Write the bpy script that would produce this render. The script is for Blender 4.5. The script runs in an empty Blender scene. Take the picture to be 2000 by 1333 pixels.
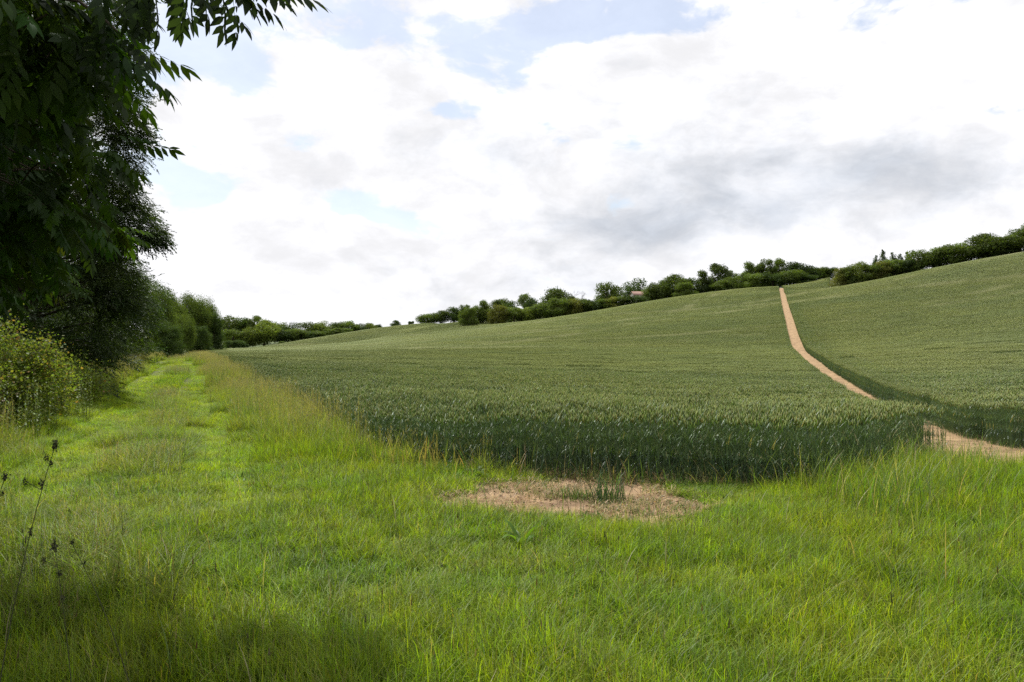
import bpy, math, numpy as np
R = math.radians
rng = np.random.default_rng(7)

# ------------------------------------------------------------------ camera, sky, sun, exposure
sc = bpy.context.scene
FPX, CX, HY, EYE = 1600.0, 1000.0, 675.0, 1.6
cam_d = bpy.data.cameras.new('camera'); cam = bpy.data.objects.new('camera', cam_d)
sc.collection.objects.link(cam); sc.camera = cam
cam.location = (0, 0, EYE); cam.rotation_euler = (R(90.304), 0, 0)
cam_d.sensor_width = 36; cam_d.lens = 28.8; cam_d.clip_start = 0.05; cam_d.clip_end = 9000

SUN_AZ, SUN_EL = -22.0, 56.0          # degrees right of the view axis (+Y), above the horizon
world = bpy.data.worlds.new('World'); sc.world = world; world.use_nodes = True
wn = world.node_tree; wn.nodes.clear()

class NT:
    """tiny node helper"""
    def __init__(s, tree): s.t = tree
    def n(s, typ, **kw):
        nd = s.t.nodes.new(typ)
        for k, v in kw.items(): setattr(nd, k, v)
        return nd
    def put(s, sock, v):
        if isinstance(v, bpy.types.NodeSocket): s.t.links.new(v, sock)
        elif v is not None: sock.default_value = v
    def m(s, op, a, b=None, c=None, clamp=False):
        nd = s.n('ShaderNodeMath', operation=op, use_clamp=clamp)
        s.put(nd.inputs[0], a); s.put(nd.inputs[1], b); s.put(nd.inputs[2], c)
        return nd.outputs[0]
    def v(s, op, a, b=None):
        nd = s.n('ShaderNodeVectorMath', operation=op)
        s.put(nd.inputs[0], a); s.put(nd.inputs[1], b)
        return nd.outputs['Value'] if op in ('LENGTH', 'DOT_PRODUCT', 'DISTANCE') else nd.outputs[0]
    def ramp(s, x, a, b, c=0.0, d=1.0, smooth=True):
        nd = s.n('ShaderNodeMapRange', interpolation_type='SMOOTHSTEP' if smooth else 'LINEAR')
        for i, q in enumerate((x, a, b, c, d)): s.put(nd.inputs[i], q)
        return nd.outputs[0]
    def noise(s, vec, scale, detail=4, rough=.5, dist=0.0):
        nd = s.n('ShaderNodeTexNoise')
        s.put(nd.inputs['Vector'], vec); s.put(nd.inputs['Scale'], scale); s.put(nd.inputs['Detail'], detail)
        s.put(nd.inputs['Roughness'], rough); s.put(nd.inputs['Distortion'], dist)
        return nd.outputs[0]
    def mix(s, f, a, b, blend='MIX'):
        nd = s.n('ShaderNodeMix', data_type='RGBA', blend_type=blend)
        s.put(nd.inputs[0], f); s.put(nd.inputs[6], a); s.put(nd.inputs[7], b)
        return nd.outputs[2]

w = NT(wn)
tc = w.n('ShaderNodeTexCoord').outputs['Generated']
dirv = w.v('NORMALIZE', tc)
sky = w.n('ShaderNodeTexSky', sky_type='NISHITA', sun_disc=False)
sky.sun_elevation = R(SUN_EL); sky.sun_rotation = R(SUN_AZ); sky.air_density = 1.0; sky.dust_density = 1.6
sk = w.n('ShaderNodeVectorMath', operation='SCALE'); wn.links.new(sky.outputs[0], sk.inputs[0]); sk.inputs['Scale'].default_value = 0.125
def sdir(px, py):
    d = np.array([(px - CX) / FPX, 1.0, (HY - py) / FPX]); return tuple(d / np.linalg.norm(d))
def blob(px, py, rx, ry, amt):        # soft patch of the sky round one compass direction and height, size in radians * 1600
    d = w.v('SUBTRACT', dirv, sdir(px, py))
    d = w.v('MULTIPLY', d, (FPX / rx, FPX / rx, FPX / ry))
    wob = w.v('LENGTH', d)
    return w.ramp(wob, 0.0, 1.0, amt, 0.0)
def total(xs):
    o = xs[0]
    for x in xs[1:]: o = w.m('ADD', o, x)
    return o
flat = w.v('MULTIPLY', dirv, (1.0, 1.0, 1.9))
warp = w.n('ShaderNodeTexNoise'); w.put(warp.inputs['Vector'], flat); warp.inputs['Scale'].default_value = 5.0; warp.inputs['Detail'].default_value = 5
wv = w.v('SUBTRACT', warp.outputs[1], (.5, .5, .5))
wsc = w.n('ShaderNodeVectorMath', operation='SCALE'); wn.links.new(wv, wsc.inputs[0]); wsc.inputs['Scale'].default_value = 0.10
flat2 = w.v('ADD', flat, wsc.outputs[0])
dirw = w.v('ADD', dirv, wsc.outputs[0])
dirv_plain, dirv = dirv, dirw
n1 = w.noise(flat2, 5.5, 9, .56)
n2 = w.noise(w.v('ADD', flat2, (3.1, 1.7, .4)), 3.2, 9, .6)
hole = total([blob(370, 90, 230, 130, .36), blob(390, 385, 120, 90, .30), blob(640, 60, 160, 40, .14), blob(880, 230, 120, 50, .14), blob(700, 395, 170, 70, .27), blob(960, 95, 200, 110, .30), blob(470, 150, 90, 60, .2),
              blob(1180, 10, 260, 60, .26), blob(1340, 20, 160, 60, .18), blob(1970, 205, 150, 50, .20), blob(700, 210, 160, 80, .10), blob(560, 260, 130, 70, .22),
              blob(620, -20, 300, 80, .22), blob(800, 430, 160, 50, .22), blob(320, 340, 80, 60, .15)])
cover = w.m('SUBTRACT', w.m('ADD', n1, total([w.m('ADD', .12, 0.0), blob(1700, 340, 600, 190, .16), blob(1100, 460, 500, 150, .10)])), hole)
fin = w.noise(flat2, 15.0, 8, .6)
mask = w.ramp(w.m('ADD', w.m('SUBTRACT', cover, .05), w.m('MULTIPLY', w.m('SUBTRACT', fin, .5), .46)), .365, .475)
grey = total([blob(1780, 340, 330, 100, .28), blob(1500, 360, 560, 140, .40), blob(1230, 440, 460, 90, .50), blob(1050, 310, 420, 110, .14), blob(1060, 540, 420, 70, .22),
              blob(1450, 200, 300, 90, .12), blob(1540, 440, 300, 60, .2), blob(850, 590, 500, 70, .12), blob(700, 540, 300, 60, .08), blob(1900, 90, 200, 60, .1), blob(1250, 500, 800, 200, .12)])
gsh = w.ramp(w.m('ADD', w.m('ADD', w.m('MULTIPLY', w.m('SUBTRACT', n2, .5), 1.3), w.m('MULTIPLY', w.m('SUBTRACT', fin, .5), .75)), grey), .03, .80)
relief = w.noise(w.v('ADD', flat2, (7.3, .2, 1.9)), 9.0, 10, .62)
cloud = w.mix(gsh, (.95, .95, .975, 1), (.60, .64, .71, 1))
fine = w.ramp(relief, .30, .66, .82, 1.04)
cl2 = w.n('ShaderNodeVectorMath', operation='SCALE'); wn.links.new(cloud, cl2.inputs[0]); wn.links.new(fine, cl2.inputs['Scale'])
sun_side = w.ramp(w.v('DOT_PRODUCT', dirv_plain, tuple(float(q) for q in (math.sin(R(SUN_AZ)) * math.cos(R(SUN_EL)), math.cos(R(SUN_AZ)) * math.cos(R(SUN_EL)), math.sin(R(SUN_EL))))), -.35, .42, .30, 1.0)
fine = w.m('MULTIPLY', fine, sun_side)      # clouds away from the sun, mostly out of view, dimmed to deepen shadows
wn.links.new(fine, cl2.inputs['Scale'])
sky_c = w.mix(1.0, sk.outputs[0], (1.0, 1.0, 1.0, 1), 'MULTIPLY')
thin = w.ramp(mask, 0, 1, .34, 1.0, False)
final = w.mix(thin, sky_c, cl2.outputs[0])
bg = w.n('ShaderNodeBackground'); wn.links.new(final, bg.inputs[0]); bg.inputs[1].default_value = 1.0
wo = w.n('ShaderNodeOutputWorld'); wn.links.new(bg.outputs[0], wo.inputs[0])
world.cycles.sampling_method = 'MANUAL'; world.cycles.sample_map_resolution = 512

sun_d = bpy.data.lights.new('sun', 'SUN'); sun = bpy.data.objects.new('sun', sun_d); sc.collection.objects.link(sun)
sun_d.energy = 5.0; sun_d.angle = R(.6); sun_d.color = (1.0, .95, .86)
sun.rotation_euler = (R(90 - SUN_EL), 0, R(180 - SUN_AZ))
sv = np.array([math.sin(R(SUN_AZ)) * math.cos(R(SUN_EL)), math.cos(R(SUN_AZ)) * math.cos(R(SUN_EL)), math.sin(R(SUN_EL))])
from mathutils import Vector
sun.rotation_euler = Vector(sv).to_track_quat('Z', 'Y').to_euler()
sc.view_settings.view_transform = 'Standard'; sc.view_settings.look = 'None'; sc.view_settings.exposure = .20; sc.view_settings.gamma = 1
sc.cycles.max_bounces = 6; sc.cycles.diffuse_bounces = 3; sc.cycles.transmission_bounces = 4; sc.cycles.glossy_bounces = 2
sc.cycles.sample_clamp_indirect = 6; sc.cycles.use_denoising = False

# ------------------------------------------------------------------ tags and mesh helpers
def tag(o, label=None, cat=None, group=None, kind=None):
    for k, v in (('label', label), ('category', cat), ('group', group), ('kind', kind)):
        if v: o[k] = v
    return o
def mesh(name, V, F, col=None, mat=None):
    V = np.asarray(V, np.float32); F = np.asarray(F, np.int32)
    k = F.shape[1]
    me = bpy.data.meshes.new(name)
    me.vertices.add(len(V)); me.vertices.foreach_set('co', V.ravel())
    me.loops.add(F.size); me.loops.foreach_set('vertex_index', F.ravel())
    me.polygons.add(len(F)); me.polygons.foreach_set('loop_start', np.arange(0, F.size, k, dtype=np.int32))
    me.update(calc_edges=True)
    if col is not None:
        c = np.ones((len(V), 4), np.float32); c[:, :3] = col
        at = me.attributes.new('Col', 'FLOAT_COLOR', 'POINT'); at.data.foreach_set('color', c.ravel())
    if mat: me.materials.append(mat)
    return me
def link(name, me, parent=None, smooth=False, loc=None):
    o = bpy.data.objects.new(name, me); sc.collection.objects.link(o)
    if parent: o.parent = parent
    if loc is not None: o.location = loc
    if smooth: me.polygons.foreach_set('use_smooth', np.ones(len(me.polygons), bool))
    return o
def empty(name, loc, rz=0.0, scale=None):
    o = bpy.data.objects.new(name, None); sc.collection.objects.link(o); o.location = loc; o.rotation_euler = (0, 0, rz)
    o.empty_display_size = .3
    if scale is not None: o.scale = scale
    return o
class Acc:
    """collects triangles"""
    def __init__(s): s.V, s.F, s.C, s.n = [], [], [], 0
    def add(s, V, F, C):
        V = np.asarray(V, float); C = np.broadcast_to(np.asarray(C, float), V.shape)
        s.V.append(V); s.F.append(np.asarray(F) + s.n); s.C.append(C); s.n += len(V)
    def mesh(s, name, mat): return mesh(name, np.concatenate(s.V), np.concatenate(s.F), np.concatenate(s.C), mat)

def rotz(a):
    c, s_ = np.cos(a), np.sin(a); o = np.zeros(a.shape + (3, 3)); o[..., 0, 0] = c; o[..., 0, 1] = -s_; o[..., 1, 0] = s_; o[..., 1, 1] = c; o[..., 2, 2] = 1
    return o
def frames(d, up=(0, 0, 1), roll=None):
    """rotation matrices whose Y axis is d"""
    d = d / np.linalg.norm(d, axis=1, keepdims=True)
    up = np.broadcast_to(np.asarray(up, float), d.shape)
    x = np.cross(d, up); l = np.linalg.norm(x, axis=1, keepdims=True); x = np.where(l < 1e-3, np.array([[1., 0, 0]]), x / np.maximum(l, 1e-6))
    z = np.cross(x, d)
    if roll is not None:
        c, s_ = np.cos(roll)[:, None], np.sin(roll)[:, None]; x, z = x * c + z * s_, z * c - x * s_
    return np.stack([x, d, z], axis=2)
def scatter(acc, TV, TF, pos, mats, scale, cols):
    """copies of one template as plain triangles"""
    n = len(pos); scale = np.broadcast_to(np.asarray(scale, float), (n,))
    V = np.einsum('nij,kj->nki', mats, TV) * scale[:, None, None] + pos[:, None, :]
    F = (TF[None] + (np.arange(n) * len(TV))[:, None, None]).reshape(-1, 3)
    C = np.repeat(cols[:, None, :], len(TV), 1)
    acc.add(V.reshape(-1, 3), F, C.reshape(-1, 3))
def blades(acc, base, az, h, wdt, lean, cols, seg=3, curl=1.6, tipc=None, face=None):
    """tapered bending blades. base Nx3, az lean direction, lean = horizontal reach"""
    n = len(base); t = np.linspace(0, 1, seg + 1)
    dx, dy = np.cos(az), np.sin(az)
    fa = (az + np.pi / 2 if face is None else face)
    wx, wy = np.cos(fa), np.sin(fa)
    V = np.zeros((n, seg + 1, 2, 3))
    for i, tt in enumerate(t):
        r = lean * tt ** curl; zz = h * (tt - .35 * (lean / np.maximum(h, .01)) * tt ** 3 * .6)
        ww = wdt * (1 - tt ** 2.2) * .5 + .0004
        for k, sg in enumerate((-1, 1)):
            V[:, i, k, 0] = base[:, 0] + dx * r + wx * ww * sg
            V[:, i, k, 1] = base[:, 1] + dy * r + wy * ww * sg
            V[:, i, k, 2] = base[:, 2] + zz
    F = []
    for i in range(seg):
        a = 2 * i; F += [(a, a + 1, a + 3), (a, a + 3, a + 2)]
    F = np.array(F)
    FF = (F[None] + (np.arange(n) * 2 * (seg + 1))[:, None, None]).reshape(-1, 3)
    C = np.repeat(cols[:, None, :], seg + 1, 1)
    if tipc is not None: C = C * (1 - t[None, :, None]) + tipc[:, None, :] * t[None, :, None]
    C = np.repeat(C[:, :, None, :], 2, 2)
    acc.add(V.reshape(-1, 3), FF, C.reshape(-1, 3))
def tube(acc, pts, rad, col, sides=6):
    pts = np.asarray(pts, float); rad = np.broadcast_to(np.asarray(rad, float), (len(pts),))
    d = np.gradient(pts, axis=0); M = frames(d, up=(.13, .31, .94))
    a = np.linspace(0, 2 * np.pi, sides, endpoint=False)
    ring = np.stack([np.cos(a), 0 * a, np.sin(a)], 1)
    V = np.einsum('nij,kj->nki', M, ring) * rad[:, None, None] + pts[:, None, :]
    F = []
    for i in range(len(pts) - 1):
        for k in range(sides):
            a0, a1 = i * sides + k, i * sides + (k + 1) % sides
            F += [(a0, a1, a1 + sides), (a0, a1 + sides, a0 + sides)]
    acc.add(V.reshape(-1, 3), np.array(F), col)
def bez(p0, p1, p2, n=8):
    t = np.linspace(0, 1, n)[:, None]; p0, p1, p2 = map(np.asarray, (p0, p1, p2))
    return (1 - t) ** 2 * p0 + 2 * t * (1 - t) * p1 + t * t * p2

# ------------------------------------------------------------------ materials
def leafmat(name, trans=.4, gloss=.08, rough=.45, nscale=.35, namt=.25, tint_a=(1, 1, 1), tint_b=(1, 1, 1), tcol=(1.25, 1.35, .55), streaks=None, fine=None):
    m = bpy.data.materials.new(name); m.use_nodes = True; t = m.node_tree; t.nodes.clear(); q = NT(t)
    at = q.n('ShaderNodeAttribute', attribute_name='Col').outputs['Color']
    pos = q.n('ShaderNodeNewGeometry').outputs['Position']
    nz = q.ramp(q.noise(pos, nscale, 4, .6), .3, .7)
    nz2 = q.ramp(q.noise(pos, nscale * 7.3, 3, .6), .25, .75, 1 - namt, 1 + namt)
    tint = q.mix(nz, (*tint_a, 1), (*tint_b, 1))
    c = q.mix(1.0, at, tint, 'MULTIPLY')
    vs = q.n('ShaderNodeVectorMath', operation='SCALE'); q.put(vs.inputs[0], c); q.put(vs.inputs['Scale'], nz2); c = vs.outputs[0]
    if streaks:
        acc_ = None
        for (x0, y0, x1, y1, hw) in streaks:      # weedy strips along the old wheelings of the sprayer
            L = math.hypot(x1 - x0, y1 - y0); nx, ny = -(y1 - y0) / L, (x1 - x0) / L
            d = q.m('ABSOLUTE', q.m('SUBTRACT', q.m('ADD', q.v('DOT_PRODUCT', pos, (nx, ny, 0)), q.m('MULTIPLY', q.m('SUBTRACT', q.noise(pos, .02, 2), .5), 14)), nx * x0 + ny * y0))
            sgn = q.ramp(d, 0, hw, 1, 0)
            acc_ = sgn if acc_ is None else q.m('MAXIMUM', acc_, sgn)
        acc_ = q.m('MULTIPLY', acc_, q.ramp(q.noise(pos, .09, 4, .65), .42, .62))
        c = q.mix(q.m('MULTIPLY', acc_, .85), c, (.36, .37, .17, 1))
    df = q.n('ShaderNodeBsdfDiffuse'); q.put(df.inputs[0], c)
    tr = q.n('ShaderNodeBsdfTranslucent'); q.put(tr.inputs[0], q.mix(1.0, c, (*tcol, 1), 'MULTIPLY'))
    gl = q.n('ShaderNodeBsdfGlossy'); gl.inputs[0].default_value = (.55, .6, .6, 1); gl.inputs[1].default_value = rough
    m1 = q.n('ShaderNodeMixShader'); m1.inputs[0].default_value = trans; q.put(m1.inputs[1], df.outputs[0]); q.put(m1.inputs[2], tr.outputs[0])
    m2 = q.n('ShaderNodeMixShader'); m2.inputs[0].default_value = gloss; q.put(m2.inputs[1], m1.outputs[0]); q.put(m2.inputs[2], gl.outputs[0])
    o = q.n('ShaderNodeOutputMaterial'); q.put(o.inputs[0], m2.outputs[0])
    return m
def plainmat(name, cola, colb, scale, rough=.9, bump=.3, detail=8, attr=False, bscale=None, spec=.2):
    m = bpy.data.materials.new(name); m.use_nodes = True; t = m.node_tree; q = NT(t); p = t.nodes['Principled BSDF']
    pos = q.n('ShaderNodeNewGeometry').outputs['Position']
    nz = q.ramp(q.noise(pos, scale, detail, .65), .3, .7)
    c = q.mix(nz, (*cola, 1), (*colb, 1))
    if attr: c = q.mix(1.0, q.n('ShaderNodeAttribute', attribute_name='Col').outputs['Color'], c, 'MULTIPLY')
    q.put(p.inputs['Base Color'], c); p.inputs['Roughness'].default_value = rough; p.inputs['Specular IOR Level'].default_value = spec
    b = q.n('ShaderNodeBump'); b.inputs['Strength'].default_value = bump; b.inputs['Distance'].default_value = .05
    q.put(b.inputs['Height'], q.noise(pos, bscale or scale * 4, 6, .7)); q.put(p.inputs['Normal'], b.outputs[0])
    return m

# ------------------------------------------------------------------ lie of the land
def P(px, py, Y): return ((px - CX) / FPX * Y, Y, EYE + (HY - py) / FPX * Y)
def P0(px, Y, z): return ((px - CX) / FPX * Y, Y, z)
PS, PC = .316, 3.5                      # the footpath runs along X = PS*Y + PC
ctl = []
for x in (-60, -30, -15, -6, 0, 6, 12, 25, 50):
    for y in (-60, -20, -4, 4, 9): ctl.append((x, y, 0.0 + (.02 * (x - 12) if x > 12 else 0)))
for y, z in ((11.6, -.05), (16, -.35), (20, -.52), (32, -.62), (59, -.25), (80, .25), (100, .85), (125, 3.1), (150, 6.0), (190, 10.4), (215, 13.4), (240, 16.6), (270, 20.0)):
    ctl.append((PS * y + PC, y, z))
for y, z in ((20, -.05), (40, .0), (70, .2), (100, .1), (140, -.1)): ctl.append((-.4 * y, y, z))
ctl += [(0, 20, -.3), (0, 35, -.4), (0, 60, -.3), (0, 100, .5), (0, 150, 2.3), (0, 215, 5.0), (0, 270, 7.6),
        (-50, 150, -.3), (-75, 215, -.5), (-90, 280, -.2), (-85, 340, .6), (-60, 340, 3.2), (-50, 215, .4),
        (37, 60, .8), (62, 100, 4.4), (93, 150, 12.2), (18, 29, -.4), (28, 45, 0)]
for q in ((1628, 562, 230), (1800, 530, 222), (2000, 494, 215), (1620, 543, 330), (1540, 558, 318), (1400, 575, 316), (1262, 592, 318), (980, 632, 322), (1120, 617, 318),
          (900, 630, 350), (820, 633, 425), (740, 641, 440), (600, 663, 450), (500, 677, 430), (440, 685, 300), (1180, 607, 318)):
    x_, y_, z_ = P(*q); ctl.append((x_, y_, z_ - .68)); ctl.append((x_ * 1.12, y_ * 1.12, z_ - .3))
ctl += [P0(437, 160, -.2), (-160, 300, 1.5), (-200, 150, 1.0), (-120, 60, 1.0), (-60, 40, .6), (-200, 700, 8), (-60, 800, 17), (120, 600, 33), (220, 400, 37), (300, 250, 42), (250, 100, 24), (120, 60, 8), (0, 550, 17), (100, 420, 27),
        (-500, 500, 8), (500, 500, 42), (500, 0, 20), (-500, 0, 2), (0, -500, -5), (0, 1200, 25)]
for a in range(0, 360, 30):
    ctl.append((3500 * math.sin(R(a)), 3500 * math.cos(R(a)), 8.0 + 10 * math.sin(R(a))))
CT = np.array(ctl, float)
def tps(r2): return np.where(r2 > 0, .5 * r2 * np.log(np.maximum(r2, 1e-12)), 0)
_S = 100.0
cx = CT[:, :2] / _S
K = tps(((cx[:, None] - cx[None]) ** 2).sum(-1)); K[np.diag_indices(len(cx))] += 4e-5
Pm = np.hstack([np.ones((len(cx), 1)), cx])
A = np.block([[K, Pm], [Pm.T, np.zeros((3, 3))]])
sol = np.linalg.solve(A, np.concatenate([CT[:, 2], np.zeros(3)]))
def TX(y): return -.4 * y - .45           # centre line of the grass track
def H(x, y):
    x = np.asarray(x, float); y = np.asarray(y, float); sh = np.broadcast(x, y).shape
    xx = np.broadcast_to(x, sh).ravel(); yy = np.broadcast_to(y, sh).ravel(); out = np.zeros(len(xx))
    for i in range(0, len(xx), 60000):
        q = np.stack([xx[i:i + 60000], yy[i:i + 60000]], 1) / _S
        r2 = ((q[:, None] - cx[None]) ** 2).sum(-1)
        out[i:i + 60000] = tps(r2) @ sol[:-3] + sol[-3] + q @ sol[-2:]
    d = xx - TX(yy)
    fade = np.clip((yy - 6) / 8, 0, 1) * np.clip((130 - yy) / 30, 0, 1)
    out -= .10 * fade * (np.exp(-((d - .95) / .45) ** 2) + np.exp(-((d + .95) / .45) ** 2))
    und = .24 * np.sin(yy / 2.7 + .6) * np.clip((yy - 16) / 8, 0, 1) * np.clip((75 - yy) / 20, 0, 1) * np.exp(-(d / 4.0) ** 2)
    out += und
    out += .025 * np.sin(xx * .9 + 1.3) * np.sin(yy * .7 + xx * .21) * np.clip((40 - yy) / 20, 0, 1) * np.clip((yy + 10) / 10, 0, 1)
    return out.reshape(sh)
def slope(x, y, e=.6):
    return (H(x + e, y) - H(x - e, y)) / (2 * e), (H(x, y + e) - H(x, y - e)) / (2 * e)

# regions of the plan
def fnoise(x, y, s=1.0, k=0):
    return (np.sin(x * 1.7 * s + 2.1 + k) * np.cos(y * 1.3 * s - .7 + k * 2) + np.sin((x * .83 + y * 1.1) * s * 1.9 + 4 + k) * .6 + np.sin((x * 2.3 - y * 1.9) * s + k) * .4) / 2
def path_u(x, y): return (x - (PS * y + PC)) / math.hypot(1, PS)       # signed distance from the path's middle
def front_y(x):                           # near edge of the standing crop
    return np.interp(x, [-6, -3.0, -2.2, -1.2, .2, 1.2, 3.3, 4.2, 5.4, 6.6], [21.3, 14.2, 12.3, 10.9, 10.0, 9.55, 9.1, 9.7, 11.3, 13.1])
def in_left(x, y):                        # crop left of the path
    return (x > -.4 * y + 2.9 + .25 * fnoise(x, y, .5)) & (path_u(x, y) < -.80 - .07 * fnoise(x, y, .8)) & (y > front_y(x) + .16 * fnoise(x, y, 1.6)) & far_ok(x, y) & (y > 8)
def far_ok(x, y):
    lim = np.interp(x / np.maximum(y, 1), [-.42, -.36, -.25, -.16, -.10, -.05, 0, .1, .165, .2, .3, .39, .5, .7], [165, 300, 430, 455, 425, 350, 322, 318, 316, 316, 318, 325, 330, 330])
    return y < lim
def in_right(x, y):
    hx = P(1628, 562, 230)[0]
    behind = (x > hx - 2 + np.maximum(0, y - 230) * .40) & (y > 230 - (x - hx) * .34 - 3)
    return (path_u(x, y) > .80 + .07 * fnoise(x, y, .8, 2)) & far_ok(x, y) & (y > 14.2 + (x - 9) * .3) & ~behind
def soil_d(x, y):                         # <1 inside the bare corner
    a = np.arctan2(y - 8.62, x - .70)
    r = np.hypot((x - .70) / 1.30, (y - 8.62) / 1.22)
    return r + .13 * np.sin(3 * a + 1.0) + .09 * np.sin(7 * a) + .14 * fnoise(x, y, 3) + .16 * fnoise(x, y, 5, 1)

# ------------------------------------------------------------------ ground
def axis(lo, hi, fine, lo_f, hi_f, grow=1.07, mx=60):
    c = list(np.arange(lo_f, hi_f, fine)); s_ = fine
    while c[-1] < hi: s_ = min(s_ * grow, mx); c.append(c[-1] + s_)
    s_ = fine
    while c[0] > lo: s_ = min(s_ * grow, mx); c.insert(0, c[0] - s_)
    return np.array(c)
gx = axis(-3400, 3400, .33, -14, 12, 1.05, 160); gy = axis(-400, 4200, .33, 1, 32, 1.04, 160)
GX, GY = np.meshgrid(gx, gy); GZ = H(GX, GY)
nx_, ny_ = len(gx), len(gy)
idx = np.arange(nx_ * ny_).reshape(ny_, nx_)
Fq = np.stack([idx[:-1, :-1], idx[:-1, 1:], idx[1:, 1:], idx[1:, :-1]], -1).reshape(-1, 4)
far = GY > 200
crop = in_left(GX, GY) | in_right(GX, GY)
gc = np.zeros((ny_, nx_, 3)) + (.085, .105, .028)
gc[crop] = (.05, .045, .028)
pale = (~crop) & far & (GX < -20) & (GX > -.36 * GY)
gc[pale] = (.085, .115, .045)
up = (~crop) & far & (GX >= -20)
gc[up] = (.11, .13, .05)
m_ground = plainmat('ground_soil', (.75, .72, .7), (1.2, 1.2, 1.1), 1.2, attr=True, bump=.6)
g = link('ground', mesh('ground', np.stack([GX.ravel(), GY.ravel(), GZ.ravel()], 1), Fq, gc.reshape(-1, 3), m_ground), smooth=True)
tag(g, kind='structure')

# the trodden path through the crop: sandy chalk soil
m_path = plainmat('path_soil', (.17, .108, .056), (.41, .28, .155), 1.7, bump=1.0, bscale=14, detail=12)
py_ = axis(8.6, 279, .35, 8.8, 30, 1.03, 2.0); pu = np.linspace(-1.6, 1.6, 11)
PU, PY = np.meshgrid(pu, py_)
PXX = PS * PY + PC + PU * 1.05 * np.where(PY < 15, 1 + (15 - PY) * .16, 1)
PZ = H(PXX, PY) + .02 + PY * .0006 + .008 * fnoise(PXX, PY, .9)
idx = np.arange(PU.size).reshape(PU.shape)
Fp = np.stack([idx[:-1, :-1], idx[:-1, 1:], idx[1:, 1:], idx[1:, :-1]], -1).reshape(-1, 4)
o = link('path', mesh('path', np.stack([PXX.ravel(), PY.ravel(), PZ.ravel()], 1), Fp, None, m_path), smooth=True); tag(o, kind='structure')
# the bare corner
m_bare = plainmat('bare_soil', (.19, .12, .070), (.47, .325, .19), 3.0, bump=1.0, bscale=22, detail=12)
rr = np.linspace(0, 1.35, 22); aa = np.linspace(0, 2 * np.pi, 72, endpoint=False)
RR, AA = np.meshgrid(rr, aa); BX = .55 + RR * 1.95 * np.cos(AA); BY = 8.75 + RR * 1.42 * np.sin(AA)
BZ = H(BX, BY) + .016 - .05 * np.clip(RR - 1.15, 0, 1) + .012 * fnoise(BX, BY, 2.2)
idx = np.arange(RR.size).reshape(RR.shape); j = np.roll(idx, -1, 0)
Fb = np.stack([idx[:, :-1], idx[:, 1:], j[:, 1:], j[:, :-1]], -1).reshape(-1, 4)
o = link('bare_ground', mesh('bare_ground', np.stack([BX.ravel(), BY.ravel(), BZ.ravel()], 1), Fb, None, m_bare), smooth=True); tag(o, kind='structure')

# ------------------------------------------------------------------ instanced ground cover
def gn_scatter(name, protos, pts, ids, rots, scl):
    col = bpy.data.collections.new(name + '_plants')
    for i, me in enumerate(protos):
        ob = bpy.data.objects.new('%s_%02d' % (name, i), me); col.objects.link(ob)
    me = bpy.data.meshes.new(name)
    me.vertices.add(len(pts)); me.vertices.foreach_set('co', np.asarray(pts, np.float32).ravel())
    a = me.attributes.new('pick', 'INT', 'POINT'); a.data.foreach_set('value', np.asarray(ids, np.int32))
    a = me.attributes.new('rot', 'FLOAT_VECTOR', 'POINT'); a.data.foreach_set('vector', np.asarray(rots, np.float32).ravel())
    a = me.attributes.new('scl', 'FLOAT_VECTOR', 'POINT'); a.data.foreach_set('vector', np.asarray(scl, np.float32).ravel())
    o = link(name, me)
    ng = bpy.data.node_groups.new(name + '_scatter', 'GeometryNodeTree')
    ng.interface.new_socket('Geometry', in_out='INPUT', socket_type='NodeSocketGeometry'); ng.interface.new_socket('Geometry', in_out='OUTPUT', socket_type='NodeSocketGeometry')
    N = ng.nodes.new; L = ng.links.new
    gi, go, ip, ci = N('NodeGroupInput'), N('NodeGroupOutput'), N('GeometryNodeInstanceOnPoints'), N('GeometryNodeCollectionInfo')
    ci.inputs['Collection'].default_value = col; ci.inputs['Separate Children'].default_value = True; ci.inputs['Reset Children'].default_value = True
    def attr(nm, ty):
        a = N('GeometryNodeInputNamedAttribute'); a.data_type = ty; a.inputs['Name'].default_value = nm
        return [s for s in a.outputs if s.enabled and s.name == 'Attribute'][0]
    L(gi.outputs[0], ip.inputs['Points']); L(ci.outputs[0], ip.inputs['Instance']); ip.inputs['Pick Instance'].default_value = True
    L(attr('pick', 'INT'), ip.inputs['Instance Index']); L(attr('rot', 'FLOAT_VECTOR'), ip.inputs['Rotation']); L(attr('scl', 'FLOAT_VECTOR'), ip.inputs['Scale'])
    L(ip.outputs[0], go.inputs[0])
    md = o.modifiers.new('scatter', 'NODES'); md.node_group = ng
    return o
def tilt_euler(x, y, a):
    sx, sy = slope(x, y)
    n = np.stack([-sx, -sy, np.ones_like(sx)], 1); n /= np.linalg.norm(n, axis=1, keepdims=True)
    xa = np.stack([np.cos(a), np.sin(a), np.zeros_like(a)], 1); xa -= n * (xa * n).sum(1, keepdims=True); xa /= np.linalg.norm(xa, axis=1, keepdims=True)
    ya = np.cross(n, xa)
    M = np.stack([xa, ya, n], 2)
    return np.stack([np.arctan2(M[:, 2, 1], M[:, 2, 2]), -np.arcsin(np.clip(M[:, 2, 0], -1, 1)), np.arctan2(M[:, 1, 0], M[:, 0, 0])], 1)
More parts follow.
